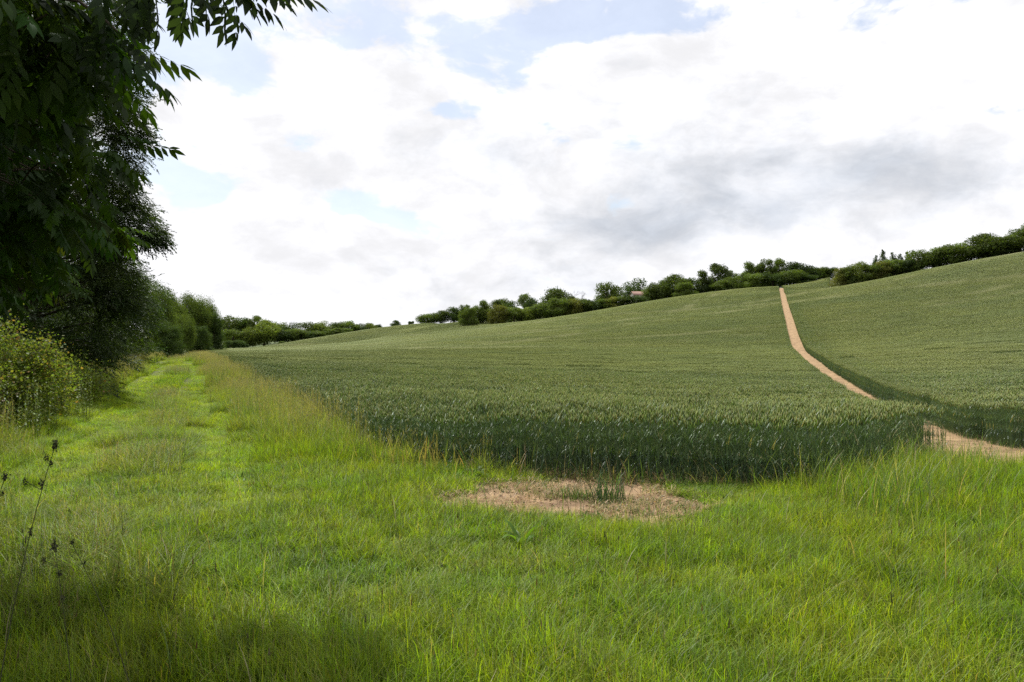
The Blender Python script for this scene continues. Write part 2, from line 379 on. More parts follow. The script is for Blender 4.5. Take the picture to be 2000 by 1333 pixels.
def cells(inside, box, ang, size_at, smin):
    """quadtree of square tiles covering a region; ang = grid direction. returns x, y, size"""
    c, s_ = math.cos(ang), math.sin(ang); out = []
    S = 8.0
    u = np.arange(box[0], box[1], S) + S / 2; v = np.arange(box[2], box[3], S) + S / 2
    U, V = np.meshgrid(u, v); U = U.ravel(); V = V.ravel()
    while S >= smin - 1e-6 and len(U):
        X = U * c - V * s_; Y = U * s_ + V * c
        cnt = np.zeros(len(U))
        for a in (-.48, -.16, .16, .48):
            for b in (-.48, -.16, .16, .48):
                uu, vv = U + a * S, V + b * S
                cnt += inside(uu * c - vv * s_, uu * s_ + vv * c)
        vis = (Y > 1.5) & (np.abs(X) < .66 * Y + 3 + S)
        ok = (cnt == 16) & (S <= size_at(np.hypot(X, Y) - S * .7) + 1e-6) & vis
        last = S / 2 < smin - 1e-6
        if last: ok |= (cnt >= 8) & vis
        out.append(np.stack([X[ok], Y[ok], np.full(ok.sum(), S)], 1))
        rest = (~ok) & (cnt > 0) & vis
        U, V = U[rest], V[rest]
        U = np.concatenate([U - S / 4, U + S / 4, U - S / 4, U + S / 4]); V = np.concatenate([V - S / 4, V - S / 4, V + S / 4, V + S / 4])
        S /= 2
    return np.concatenate(out)

def jit(base, n, amt=.18, r=None):
    r = r or rng
    return np.clip(np.asarray(base)[None] * (1 + r.normal(0, amt, (n, 1))) * (1 + r.normal(0, amt * .35, (n, 3))), .004, .9)

# ---- wheat tiles
def wheat_tile(size, dens, k, seed):
    """k = coarseness: 1 real stalks, larger = fewer, broader tufts for tiles far away"""
    r = np.random.default_rng(seed); a = Acc(); n = int(size * size * dens)
    b = np.zeros((n, 3)); b[:, 0] = r.uniform(-.5, .5, n) * size; b[:, 1] = r.uniform(-.5, .5, n) * size
    h = r.normal(.71, .034, n); az = r.uniform(0, 2 * np.pi, n); ln = np.abs(r.normal(0, .03, n))
    stem = jit((.095, .145, .085), n, .15, r)
    if k < 5: blades(a, b, az, h, np.full(n, .0052 * k), ln, stem, 2, face=r.uniform(0, np.pi, n))
    top = b + np.stack([np.cos(az) * ln, np.sin(az) * ln, h * .98], 1)
    ear_c = jit((.212, .252, .068), n, .2 if k < 2 else .09, r)
    # ear: four sided spindle, a little tilted
    w_ = .0062 * k; L = .085 * (1 + .12 * (k - 1)) if k < 5 else .16
    TV = np.array([[0, 0, 0], [w_, L * .35, 0], [0, L * .4, w_], [-w_, L * .35, 0], [0, L * .4, -w_], [0, L, 0]])
    TF = np.array([[0, 1, 2], [0, 2, 3], [0, 3, 4], [0, 4, 1], [5, 2, 1], [5, 3, 2], [5, 4, 3], [5, 1, 4]])
    d = np.stack([np.cos(az) * .22, np.sin(az) * .22, np.ones(n)], 1) + r.normal(0, .09, (n, 3))
    scatter(a, TV, TF, top, frames(d, up=(.2, .9, .1)), r.uniform(.8, 1.15, n), ear_c)
    if k < 1.2:
        for q in range(1):        # lower leaves, bluish and arching
            lb = b.copy(); lb[:, 2] = h * r.uniform(.08, .42, n)
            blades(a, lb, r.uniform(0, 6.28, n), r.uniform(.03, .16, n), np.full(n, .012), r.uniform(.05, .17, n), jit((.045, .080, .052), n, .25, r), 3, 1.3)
    nl = 3 if k < 1.5 else 2
    for q in range(nl):
        hh = h * (.42 + .26 * q) if nl == 3 else h * (.62 + .24 * q)
        az2 = r.uniform(0, 2 * np.pi, n); lb = b.copy(); lb[:, 2] = hh
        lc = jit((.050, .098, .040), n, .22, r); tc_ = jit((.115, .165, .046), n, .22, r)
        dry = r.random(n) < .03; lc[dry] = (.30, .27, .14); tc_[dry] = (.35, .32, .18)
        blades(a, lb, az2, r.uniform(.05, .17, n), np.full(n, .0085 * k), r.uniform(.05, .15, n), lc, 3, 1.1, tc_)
    return a
m_wheat = None
streaks_px = []
def on_land(px, py, lift=.6):
    ys = np.geomspace(8, 600, 1500); xs = (px - CX) / FPX * ys
    z = EYE + (HY - py) / FPX * ys; hit = np.where(H(xs, ys) + lift > z)[0]
    i = hit[0] if len(hit) else -1
    return xs[i], ys[i]
for (a_, b_, hw) in (((830, 668), (1500, 600), 1.6), ((950, 682), (1530, 648), .9), ((1560, 635), (1990, 572), 1.0), ((600, 690), (1080, 660), .8), ((1060, 645), (1290, 618), 1.6), ((1550, 590), (1800, 560), 1.4)):
    (x0, y0), (x1, y1) = on_land(*a_), on_land(*b_); streaks_px.append((x0, y0, x1, y1, hw * 4.2))
m_wheat = leafmat('wheat_crop', trans=.3, gloss=.045, rough=.42, nscale=.05, namt=.13, tint_a=(.90, .93, .88), tint_b=(1.12, 1.06, .88), tcol=(1.2, 1.25, .6), streaks=streaks_px)
LV = [(.25, 430, 1.0), (.5, 430, 1.0), (1, 300, 1.35), (2, 170, 2.2), (4, 70, 4.2), (8, 42, 6.2)]
wheat_protos = []
for li, (sz, dn, k) in enumerate(LV):
    for vv in range(3): wheat_protos.append(wheat_tile(sz, dn, k, 100 + li * 10 + vv).mesh('wheat_tile', m_wheat))
def wheat_size(d): return np.select([d < 16, d < 42, d < 95, d < 190], [.5, 1, 2, 4], 8.0)
PA = math.atan2(1, PS) - math.pi / 2      # grid turned so that one axis runs along the path
def plant_wheat(name, fn, label):
    c = cells(fn, (-420, 420, -40, 480), PA, wheat_size, .25)
    lv = np.log2(c[:, 2] / .25).round().astype(int)
    dd = np.hypot(c[:, 0], c[:, 1])
    ids = lv * 3 + rng.integers(0, 3, len(c))
    z = H(c[:, 0], c[:, 1])
    rots = tilt_euler(c[:, 0], c[:, 1], PA + rng.integers(0, 4, len(c)) * np.pi / 2)
    s_ = np.ones((len(c), 3)); s_[:, 2] = 1 + .05 * fnoise(c[:, 0], c[:, 1], .35) + .03 * rng.normal(size=len(c)) * (c[:, 2] < 3)
    edge = np.clip((-c[:, 0] * 1 - .4 * c[:, 1] + 4.4) / 1.5, 0, 1) * (c[:, 1] < 40) * (name == 'wheat')
    s_[:, 2] *= 1 - .18 * edge
    print(name, len(c), np.bincount(lv))
    o = gn_scatter(name, wheat_protos, np.stack([c[:, 0], c[:, 1], z], 1), ids, rots, s_)
    tag(o, label, 'wheat', kind='stuff'); return o
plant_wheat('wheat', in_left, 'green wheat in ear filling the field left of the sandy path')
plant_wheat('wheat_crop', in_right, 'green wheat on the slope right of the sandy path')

# ---- grass tiles
m_grass = leafmat('meadow_grass', trans=.52, gloss=.03, rough=.5, nscale=.8, namt=.24, tint_a=(.78, .90, .9), tint_b=(1.22, 1.08, .9), tcol=(1.35, 1.4, .42))
def grass_tile(size, dens, k, seed, hgt=.115, kind='lawn', tone=None):
    r = np.random.default_rng(seed); a = Acc(); n = int(size * size * dens)
    def pts(n): 
        b = np.zeros((n, 3)); b[:, 0] = r.uniform(-.53, .53, n) * size; b[:, 1] = r.uniform(-.53, .53, n) * size; return b
    # tufts: blades gather round centres
    nt = max(6, int(size * size * 55)); cen = pts(nt); ti = r.integers(0, nt, n)
    b = cen[ti] + np.concatenate([r.normal(0, .055, (n, 2)), np.zeros((n, 1))], 1)
    loose = r.random(n) < .45; b[loose] = pts(int(loose.sum()))
    th = r.uniform(.45, 1.45, nt)[ti]
    taz = r.uniform(0, 2 * np.pi, nt)[ti]; az = taz + r.normal(0, 1.5, n)
    h = hgt * th * np.clip(r.normal(1, .28, n), .3, 1.8)
    base = jit(tone if tone else (.172, .272, .024) if kind == 'lawn' else (.150, .225, .034), n, .22, r) * (.62 + .68 * r.random(nt)[ti])[:, None]
    tip = base * np.array([1.3, 1.12, 1.0])
    dry = r.random(n) < .05; base[dry] = jit((.30, .26, .14), int(dry.sum()), .2, r); tip[dry] = base[dry]
    blades(a, b, az, h, r.uniform(.0028, .0058, n) * k, h * np.abs(r.normal(.75, .45, n)), base, 3, 1.7, tip)
    if kind != 'lawn':
        # flowering stems with loose panicles
        m = int(size * size * (125 if k < 2 else 62)); b = pts(m); hh = r.normal(.66, .12, m); base_n = 0; az = r.uniform(0, 2 * np.pi, m); ln = np.abs(r.normal(.08, .05, m))
        cs = jit((.22, .225, .12), m, .2, r)
        blades(a, b, az, hh, np.full(m, .0028 * k), ln, jit((.14, .16, .07), m, .2, r), 3, 1.8, cs)
        sp = 7
        for q in range(sp):
            t = .74 + .28 * q / sp
            p = b + np.stack([np.cos(az) * ln * t ** 1.8, np.sin(az) * ln * t ** 1.8, hh * t * .97], 1)
            az2 = r.uniform(0, 2 * np.pi, m)
            blades(a, p, az2, r.uniform(.015, .05, m), np.full(m, .0036 * k), r.uniform(.008, .035, m), jit((.26, .235, .175), m, .22, r), 1)
    return a
grass_protos, gmap = [], {}
def reg(key, a): gmap.setdefault(key, []).append(len(grass_protos)); grass_protos.append(a.mesh('grass_tile', m_grass))
for vv in range(3): reg(('lawn', 0), grass_tile(.25, 6400, .8, 296 + vv))
for vv in range(5): reg(('lawn', 1), grass_tile(.5, 6400, .8, 300 + vv))
for vv in range(3): reg(('lawn', 2), grass_tile(1, 1900, 1.7, 310 + vv))
for vv in range(2): reg(('lawn', 3), grass_tile(2, 620, 3.0, 320 + vv))
for vv in range(2): reg(('rut', 0), grass_tile(.25, 6400, .8, 286 + vv, .085, tone=(.215, .330, .026)))
for vv in range(3): reg(('rut', 1), grass_tile(.5, 6000, .85, 280 + vv, .085, tone=(.215, .330, .026)))
for vv in range(2): reg(('rut', 2), grass_tile(1, 2000, 1.7, 276 + vv, .09, tone=(.215, .330, .026)))
reg(('rut', 3), grass_tile(2, 700, 3.0, 274, .10, tone=(.215, .330, .026)))
for vv in range(2): reg(('seed', 0), grass_tile(.25, 2600, 1.0, 326 + vv, .3, 'seed'))
for vv in range(4): reg(('seed', 1), grass_tile(.5, 2600, 1.0, 330 + vv, .3, 'seed'))
for vv in range(3): reg(('seed', 2), grass_tile(1, 900, 1.9, 340 + vv, .34, 'seed'))
for vv in range(2): reg(('seed', 3), grass_tile(2, 350, 3.2, 350 + vv, .34, 'seed'))
def in_mead(x, y):
    inw = in_left(x, y) | in_right(x, y)
    pathm = (np.abs(path_u(x, y)) < np.where(y < 15, 1.15 + (15 - y) * .12, 1.0)) & (y > 10.6 + .3 * fnoise(x, y, 1.5)) & (x > 5.3)
    left = (x < -.4 * y + 3.2) & (x > -.4 * y - 13) & (y < 110)
    nearr = (x > -3) & (y < 14) & ((x < 4.6) | (y < 10.7 - 1.0 * np.maximum(0, x - 5.2) + .3 * fnoise(x, y, 1.4)))
    return ~inw & ~pathm & (soil_d(x, y) > 1.0) & (left | nearr) & (y > 1.8)
c = cells(in_mead, (-120, 120, -40, 160), .3, lambda d: np.select([d < 32, d < 60], [.5, 1.0], 2.0), .25)
x, y, s0 = c.T; lv = np.log2(s0 / .25).round().astype(int)
d = x - TX(y)
fn_, f2 = fnoise(x, y, .6), fnoise(x, y, 1.7, 3)
margin = np.clip((x - (-.4 * y + .6)) / .8, 0, 1) * (y > 12) * (x < 0)
rut = np.maximum(np.exp(-((d - 1.0) / .62) ** 2), np.exp(-((d + 1.05) / .7) ** 2)) * np.clip((y - 5) / 5, 0, 1)
edge_l = np.clip((x - (-.4 * y + .9)) / .9, 0, 1) * (y > 11) * (x < 1)                 # strip beside the crop
verge = np.clip((-d - 1.75) / .9, 0, 1) * (y > 5)
hazy = np.clip((-.36 * y - x) / 1.0, 0, 1) * (y > 4.5) * (y < 12)
rightg = np.clip((x - 2.2) / 1.6, 0, 1) * np.clip((y - 6.3) / 2.5, 0, 1)
ridge = np.exp(-(d / .5) ** 2) * np.clip((y - 8) / 4, 0, 1)
hs = 1.0 + .38 * fn_ + .22 * f2 + .9 * edge_l + .95 * verge - .42 * rut + .9 * rightg + .35 * np.clip((5.2 - y) / 1.5, 0, 1)
nearsoil = np.clip((1.5 - soil_d(x, y)) / .4, 0, 1); hs *= 1 - .3 * nearsoil
prob = np.where(y < 9.5, .012, .07) + .8 * np.clip((x - (-.4 * y + .2)) / 1.2, 0, 1) * (y > 10.5) * (x < .6) * np.clip((y - 10) / 5, 0, 1) + .60 * verge * np.clip((y - 4) / 5, 0, 1) + .6 * ridge + .42 * hazy * (1 - verge)
prob = prob * (1 - .9 * rut)
seedy = .5 + .42 * fnoise(x, y, 1.1, 5) + rng.normal(0, .16, len(x)) < np.clip(prob, 0, .95)
seedy &= ~((x > 2.5) & (rng.random(len(x)) < .5))
ids = np.array([rng.choice(gmap[('seed' if sd else 'rut' if ru else 'lawn', min(l, 3))]) for sd, ru, l in zip(seedy, rut + .2 * f2 > .62, lv)])
hz = np.where(seedy, np.clip(.55 + .35 * hs, .55, 1.05) * (1 - .35 * ridge) * (1 - .3 * hazy) * np.where(y > 10, 1, .8), np.clip(hs, .62, 2.1))
z = H(x, y); rots = tilt_euler(x, y, .3 + rng.integers(0, 4, len(x)) * np.pi / 2)
hz = np.where(margin > .5, np.maximum(hz, .98), hz)
over = 2.0 ** np.maximum(lv - 3, 0)
print('grass', len(c), np.bincount(lv))
o = gn_scatter('grass', grass_protos, np.stack([x, y, z], 1), ids, rots, np.stack([over, over, hz], 1))
tag(o, 'rough green meadow grass around the track and field corner', 'grass', kind='stuff')

# ---- long coarse blades, bents and straw
m_bent = leafmat('coarse_grass', trans=.45, gloss=.04, rough=.5, nscale=1.2, namt=.1, tint_a=(.9, .95, 1), tint_b=(1.1, 1.05, .9), tcol=(1.25, 1.3, .5))
def region_pts(n, fn, bx):
    x = rng.uniform(bx[0], bx[1], n * 4); y = rng.uniform(bx[2], bx[3], n * 4); k = fn(x, y); return x[k][:n], y[k][:n]
a = Acc()
x, y = region_pts(1800, in_mead, (-7, 7, 3, 13)); n = len(x)
b = np.stack([x, y, H(x, y)], 1); h = rng.uniform(.18, .42, n) * (1 + .5 * (x > 2.4)); col = jit((.13, .20, .03), n, .25)
k = rng.random(n) < .16; col[k] = jit((.34, .30, .17), int(k.sum()), .15)
blades(a, b, rng.uniform(0, 6.28, n), h, rng.uniform(.003, .006, n), h * rng.uniform(.2, .9, n), col, 5, 1.9, col * 1.15)
# grass hanging over the crop edge on the right
x, y = region_pts(2600, lambda x, y: (x > 3.0) & (y > front_y(x) - 2.3) & (y < front_y(x) + .1) & (y < 11 - 1.0 * np.maximum(0, x - 5.2)), (2.8, 8.5, 7, 14)); n = len(x)
b = np.stack([x, y, H(x, y)], 1); h = rng.uniform(.28, .62, n); col = jit((.12, .19, .03), n, .25)
k = rng.random(n) < .14; col[k] = jit((.40, .35, .20), int(k.sum()), .15)
blades(a, b, rng.uniform(0, 6.28, n), h, rng.uniform(.0035, .007, n), h * rng.uniform(.15, .7, n), col, 5, 1.9, col * 1.2)
# yellowing plants on the thin corner of the crop
x, y = region_pts(1500, lambda x, y: (np.abs(y - front_y(x)) < 1.3) & (x < -.3) & (x > -.4 * y + 1.6), (-6, 0, 9.5, 18)); n = len(x)
b = np.stack([x, y, H(x, y)], 1); h = rng.uniform(.2, .55, n); col = jit((.20, .22, .05), n, .3)
k = rng.random(n) < .22; col[k] = jit((.38, .29, .13), int(k.sum()), .2)
blades(a, b, rng.uniform(0, 6.28, n), h, rng.uniform(.005, .010, n), h * rng.uniform(.1, .6, n), col, 4, 1.8, col * 1.1)
# dark thin plantain and foxtail stems, low broad leaves in the turf
x, y = region_pts(900, in_mead, (-6, 6, 3, 11)); n = len(x); b = np.stack([x, y, H(x, y)], 1); h = rng.uniform(.2, .5, n); az = rng.uniform(0, 6.28, n); ln_ = h * rng.uniform(.02, .25, n)
blades(a, b, az, h, np.full(n, .0024), ln_, jit((.08, .11, .035), n, .2), 4, 1.6)
tp = b + np.stack([np.cos(az) * ln_, np.sin(az) * ln_, h * .97], 1); blades(a, tp - (0, 0, .01), az, rng.uniform(.02, .055, n), np.full(n, .007), np.full(n, .006), jit((.10, .09, .05), n, .3), 3, 1.4)
x, y = region_pts(5200, lambda x, y: in_mead(x, y) & (fnoise(x, y, 1.3, 8) > .12), (-6, 6, 3, 12)); n = len(x); b = np.stack([x, y, H(x, y) + .02], 1)
blades(a, b, rng.uniform(0, 6.28, n), rng.uniform(.03, .10, n), rng.uniform(.012, .028, n), rng.uniform(.03, .09, n), jit((.12, .20, .035), n, .3), 3, 1.2)
# ragged foot of the crop
x = rng.uniform(-1.6, 6.4, 1500); y = front_y(x) - np.abs(rng.normal(0, .16, 1500)); n = len(x); b = np.stack([x, y, H(x, y)], 1); h = rng.uniform(.08, .5, n) * rng.uniform(.5, 1, n); cc_ = jit((.09, .14, .055), n, .3)
k = rng.random(n) < .22; cc_[k] = jit((.36, .29, .16), int(k.sum()), .2); blades(a, b, rng.uniform(0, 6.28, n), h, rng.uniform(.004, .010, n), h * rng.uniform(.1, .9, n), cc_, 4, 1.6)
o = link('coarse_grass', a.mesh('coarse_grass', m_bent)); tag(o, 'long arching grass blades and dry bents standing above the meadow', 'grass', kind='stuff')
# straw litter on the bare corner and on the path
a = Acc()
x, y = region_pts(4200, lambda x, y: (soil_d(x, y) < 1.12) & (fnoise(x, y, 2.6, 4) > -.25), (-1.6, 3.2, 7, 10.6)); n = len(x)
L = rng.uniform(.02, .11, n); an = rng.uniform(0, 3.14, n); wd = rng.uniform(.0012, .003, n); zz = H(x, y) + .035 + rng.uniform(0, .03, n)
e = np.stack([np.cos(an) * L, np.sin(an) * L, rng.normal(0, .015, n)], 1); s_ = np.stack([-np.sin(an) * wd, np.cos(an) * wd, 0 * an], 1)
p = np.stack([x, y, zz], 1); V = np.stack([p - s_, p + s_, p + e + s_, p + e - s_], 1).reshape(-1, 3)
F = (np.array([[0, 1, 2], [0, 2, 3]])[None] + (np.arange(n) * 4)[:, None, None]).reshape(-1, 3)
cc = jit((.46, .34, .19), n, .2); k = rng.random(n) < .25; cc[k] = jit((.22, .13, .08), int(k.sum()), .2)
a.add(V, F, np.repeat(cc, 4, 0))
x, y = region_pts(5600, lambda x, y: (soil_d(x, y) < 1.25) & (fnoise(x, y, 2.1, 2) + (y > 9.4) * .35 + .6 * (soil_d(x, y) > .75) > .02), (-1.6, 3.2, 7, 10.6)); n = len(x)
b = np.stack([x, y, H(x, y)], 1); h = rng.uniform(.03, .13, n)
blades(a, b, rng.uniform(0, 6.28, n), h, rng.uniform(.003, .006, n), h * rng.uniform(.3, 1.1, n), jit((.12, .16, .05), n, .3), 3, 1.6)
u_ = rng.uniform(-1.1, 1.1, 2600); y = 9 + 24 * rng.random(2600) ** 1.7; x = PS * y + PC + u_; n = len(x)
b = np.stack([x, y, H(x, y) + .02], 1); h = rng.uniform(.01, .09, n) * (1 + .8 * (np.abs(u_) > .75)); keep = (fnoise(x, y, 1.8, 6) > .1) | (np.abs(u_) > .8)
b, h = b[keep], h[keep]; n = len(b); cc = jit((.13, .17, .06), n, .3); k = rng.random(n) < .6; cc[k] = jit((.44, .33, .19), int(k.sum()), .2)
blades(a, b, rng.uniform(0, 6.28, n), h, rng.uniform(.003, .008, n), h * rng.uniform(.5, 2.0, n), cc, 3, 1.4)
o = link('straw', a.mesh('straw', m_bent)); tag(o, 'dry straw litter and sparse green shoots on the bare soil', 'straw', kind='stuff')

# flints and clods on the bare soil and the path
a = Acc(); r = np.random.default_rng(21); ICO = np.array([[1, 0, 0], [-1, 0, 0], [0, 1, 0], [0, -1, 0], [0, 0, 1], [0, 0, -1]], float)
IF = np.array([[0, 2, 4], [2, 1, 4], [1, 3, 4], [3, 0, 4], [2, 0, 5], [1, 2, 5], [3, 1, 5], [0, 3, 5]])
x1, y1 = region_pts(1100, lambda x, y: soil_d(x, y) < 1.1, (-1.4, 3, 7, 10.4)); y2 = 9 + 60 * r.random(2600) ** 1.8; x2 = PS * y2 + PC + r.uniform(-1, 1, 2600) * np.where(y2 < 15, 1.5, .85)
x = np.concatenate([x1, x2]); y = np.concatenate([y1, y2]); n = len(x); sz = np.minimum(r.gamma(2.0, .003, n) + .003, .018); tone_ = jit((.30, .21, .13), n, .3, r); k = r.random(n) < .2; tone_[k] = jit((.46, .38, .27), int(k.sum()), .12, r)
scatter(a, ICO * (1.3, 1, .6), IF, np.stack([x, y, H(x, y) + .03], 1), rotz(r.uniform(0, 6.28, n)), sz, tone_)
m_stone = plainmat('stones', (.8, .8, .8), (1.15, 1.1, 1.05), 30, attr=True, bump=.3)
o = link('stones', a.mesh('stones', m_stone)); tag(o, 'small flints and clods scattered over the bare soil and path', 'stones', kind='stuff')

# ------------------------------------------------------------------ trees
m_bark = plainmat('bark', (.045, .035, .025), (.13, .105, .08), 6, bump=.8)
def treemat(name, trans=.3, gloss=.03, nscale=.9):
    m = leafmat(name, trans=trans, gloss=gloss, rough=.45, nscale=nscale, namt=.12, tint_a=(.85, .9, .9), tint_b=(1.12, 1.06, .9), tcol=(1.25, 1.35, .5))
    t = m.node_tree; q = NT(t)
    oi = q.n('ShaderNodeObjectInfo').outputs['Random']; f = q.ramp(oi, 0, 1, .78, 1.22, False)
    mixn = [n for n in t.nodes if n.type == 'VECT_MATH' and n.operation == 'SCALE'][0]
    src = mixn.inputs['Scale'].links[0].from_socket
    q.put(mixn.inputs['Scale'], q.m('MULTIPLY', src, f))
    return m
m_leaf = treemat('tree_leaves', .4, .02)
QT = np.array([[0, -.5, 0], [.34, -.05, .06], [0, .5, 0], [-.34, -.05, .06]]); QF = np.array([[0, 1, 2], [0, 2, 3]])
def lobes_of(kind, r, nl):
    L = []
    if kind == 'round':
        for i in range(nl):
            v = r.normal(size=3); v /= np.linalg.norm(v); q = r.uniform(.35, 1) ** .5
            z = .50 + v[2] * .37 * q; wdt = .37 * (1 if z > .3 else .9)
            L.append((v[0] * wdt * q, v[1] * wdt * q, z, r.uniform(.12, .21)))
    elif kind == 'bush':
        for i in range(nl):
            a_ = r.uniform(0, 6.28); q = r.uniform(.1, 1) ** .5 * .37; z = r.uniform(.1, .86)
            q *= 1 - .5 * max(0, z - .5); L.append((math.cos(a_) * q, math.sin(a_) * q, z, r.uniform(.10, .19)))
    elif kind == 'tall':
        for i in range(nl):
            a_ = r.uniform(0, 6.28); z = r.uniform(.12, .92); q = r.uniform(.1, 1) ** .5 * .36 * (1 - .75 * max(0, z - .45) ** 1.2 * 1.6)
            L.append((math.cos(a_) * q, math.sin(a_) * q, z, r.uniform(.08, .16)))
    elif kind == 'conifer':
        for i in range(nl):
            z = r.uniform(.08, .98); q = .40 * (1 - z) ** .7 * r.uniform(.3, 1); a_ = r.uniform(0, 6.28)
            L.append((math.cos(a_) * q, math.sin(a_) * q, z, .12 * (1.15 - z) + .03))
    return np.array(L)
def crown(kind, seed, n, leaf, base, nl=34, spread=.16, flat=.8):
    r = np.random.default_rng(seed); L = lobes_of(kind, r, nl)
    wgt = L[:, 3] ** 2; li = r.choice(len(L), n, p=wgt / wgt.sum())
    v = r.normal(size=(n, 3)); v[:, 2] += .25; v /= np.linalg.norm(v, axis=1, keepdims=True)
    rad = L[li, 3] * (1 + r.normal(0, spread, n)); rad = np.where(r.random(n) < .25, rad * r.uniform(.3, 1, n), rad)
    # each lobe breaks into clumps
    pos = L[li, :3] + v * rad[:, None] * np.array([1, 1, flat])
    pos += .02 * np.sin(pos[:, [1, 2, 0]] * 41 + seed) 
    pos[:, 2] = np.maximum(pos[:, 2], .02 + .03 * r.random(n))
    nrm = v + r.normal(0, .55, (n, 3)); tang = np.cross(nrm, r.normal(size=(n, 3)))
    M = frames(tang, up=nrm / np.linalg.norm(nrm, axis=1, keepdims=True))
    lobec = 1 + r.normal(0, .13, len(L)); c = jit(base, n, .15, r) * lobec[li][:, None]
    a = Acc(); scatter(a, QT, QF, pos, M, leaf * r.uniform(.6, 1.35, n), np.clip(c, .005, .9)); return a
def trunk(seed, thick=.035, top=.75, limbs=7):
    r = np.random.default_rng(seed); a = Acc()
    p = np.array([[0, 0, -.04], [.01, 0, .12], [.02, .01, .35], [0, .02, .6], [.01, 0, top]]); tube(a, p, [thick * 1.3, thick, thick * .8, thick * .5, thick * .15], (1, 1, 1), 7)
    for i in range(limbs):
        z = r.uniform(.2, .6); an = r.uniform(0, 6.28); e = np.array([math.cos(an) * .3, math.sin(an) * .3, z + r.uniform(.12, .3)])
        s0 = np.array([.015, .01, z]); tube(a, bez(s0, s0 + (e - s0) * .5 + (0, 0, -.03), e, 5), np.linspace(thick * .5, thick * .08, 5), (1, 1, 1), 5)
    return a
GR = dict(mid=(.100, .140, .032), dark=(.058, .092, .026), light=(.155, .200, .045), grey=(.120, .155, .075), yel=(.155, .165, .040))
CR = {}
def cr(key, kind, tone, n, leaf, **k):
    for v_ in range(k.pop('var', 2)):
        CR.setdefault(key, []).append(crown(kind, 900 + len(CR) * 13 + v_, n, leaf, GR[tone], **k).mesh('crown', m_leaf))
cr('round', 'round', 'mid', 9500, .038, var=4); cr('dark', 'round', 'dark', 9500, .038, var=2); cr('light', 'round', 'light', 9500, .038, var=2); cr('grey', 'tall', 'grey', 8000, .036)
cr('tall', 'tall', 'mid', 8500, .037, var=3); cr('bush', 'bush', 'mid', 8500, .038, var=3); cr('darkbush', 'bush', 'dark', 8500, .038, var=2); cr('yelbush', 'bush', 'yel', 8500, .038, var=2)
cr('conifer', 'conifer', 'dark', 6000, .036, nl=60)
cr('big', 'round', 'mid', 40000, .019, nl=60, var=3); cr('bigdark', 'tall', 'dark', 38000, .019, nl=60, var=2); cr('biglight', 'round', 'mid', 40000, .019, nl=60, var=2)
TRK = [trunk(70 + i).mesh('trunk', m_bark) for i in range(4)]
ORD = ['first', 'second', 'third', 'fourth', 'fifth', 'sixth', 'seventh', 'eighth', 'ninth', 'tenth', 'eleventh', 'twelfth', 'thirteenth', 'fourteenth', 'fifteenth', 'sixteenth', 'seventeenth', 'eighteenth', 'nineteenth', 'twentieth']
LOOK = dict(round='rounded green tree', dark='rounded dark green tree', light='pale green rounded tree', grey='grey-green feathery tree', tall='upright green tree', bush='bushy green thorn', darkbush='dense dark thorn bush',
            yelbush='yellowish green thorn bush', conifer='dark pointed conifer', big='large leafy green tree', bigdark='large shady dark tree', biglight='large pale green tree')
NAME = dict(bush='hedge_shrub', darkbush='hedge_shrub', yelbush='hedge_shrub', conifer='conifer_tree')
count = {}
def put_tree(key, px, top, Y, wpx, label, group, base=None):
    if key in ('bush', 'darkbush', 'yelbush') and wpx > 20 and not 1170 < px < 1262: top -= 5
    X = (px - CX) / FPX * Y; z = float(H(X, Y)); h = (EYE + (HY - top) / FPX * Y - z) * 1.07; wd = wpx / FPX * Y * (1.4 if key not in ('conifer', 'big', 'bigdark', 'biglight') and px > 800 else 1.15)
    place_tree(key, X, Y, h, wd, label, group)
def place_tree(key, X, Y, h, wd, label, group):
    k = count.get(key, 0); count[key] = k + 1; z = float(H(X, Y))
    t = empty(NAME.get(key, 'tree'), (X, Y, z - .05), rng.uniform(0, 6.28), (wd, wd, h))
    tag(t, label, 'shrub' if key in ('bush', 'darkbush', 'yelbush') else 'tree', group)
    link('crown', CR[key][k % len(CR[key])], t); link('trunk', TRK[k % 4], t)
    return t
def row(items, where, group, Yf):
    for i, it in enumerate(items):
        key, px, top, wpx = it[:4]; Y = it[4] if len(it) > 4 else Yf(px)
        lab = '%s, %s from left %s' % (LOOK[key], ORD[i], where)
        put_tree(key, px, top, Y, wpx, lab, group)
def lin(a_, b_): return lambda px: np.interp(px, a_, b_)
row([('round', 835, 613, 32), ('round', 861, 607, 34), ('dark', 886, 601, 34)], 'in the low far row left of the clump', 'trees of the low far row', lambda px: 470)
row([('tall', 908, 599, 26), ('bush', 916, 607, 30, 325), ('round', 930, 597, 30), ('tall', 944, 591, 26), ('light', 958, 595, 34), ('tall', 972, 589, 28), ('yelbush', 975, 602, 34, 322), ('round', 984, 582, 30, 345), ('dark', 998, 590, 36), ('bush', 1004, 606, 34, 322),
     ('grey', 1024, 579, 36, 350), ('dark', 1040, 583, 34), ('light', 1032, 602, 34, 322), ('bush', 1056, 598, 40, 322), ('round', 1070, 588, 36)], 'in the clump on field edge', 'trees of the clump on the field edge', lambda px: 333)
row([('round', 1086, 564, 50), ('bush', 1094, 588, 40, 322), ('tall', 1112, 583, 36, 334), ('yelbush', 1122, 590, 38, 322), ('round', 1134, 582, 36), ('darkbush', 1156, 589, 42, 322), ('bush', 1146, 592, 34, 321)],
    'in the taller half of the clump', 'trees of the taller half of the clump', lambda px: 336)
put_tree('round', 1186, 550, 350, 42, 'isolated round-headed tree standing above the low hedge left of the house', None)
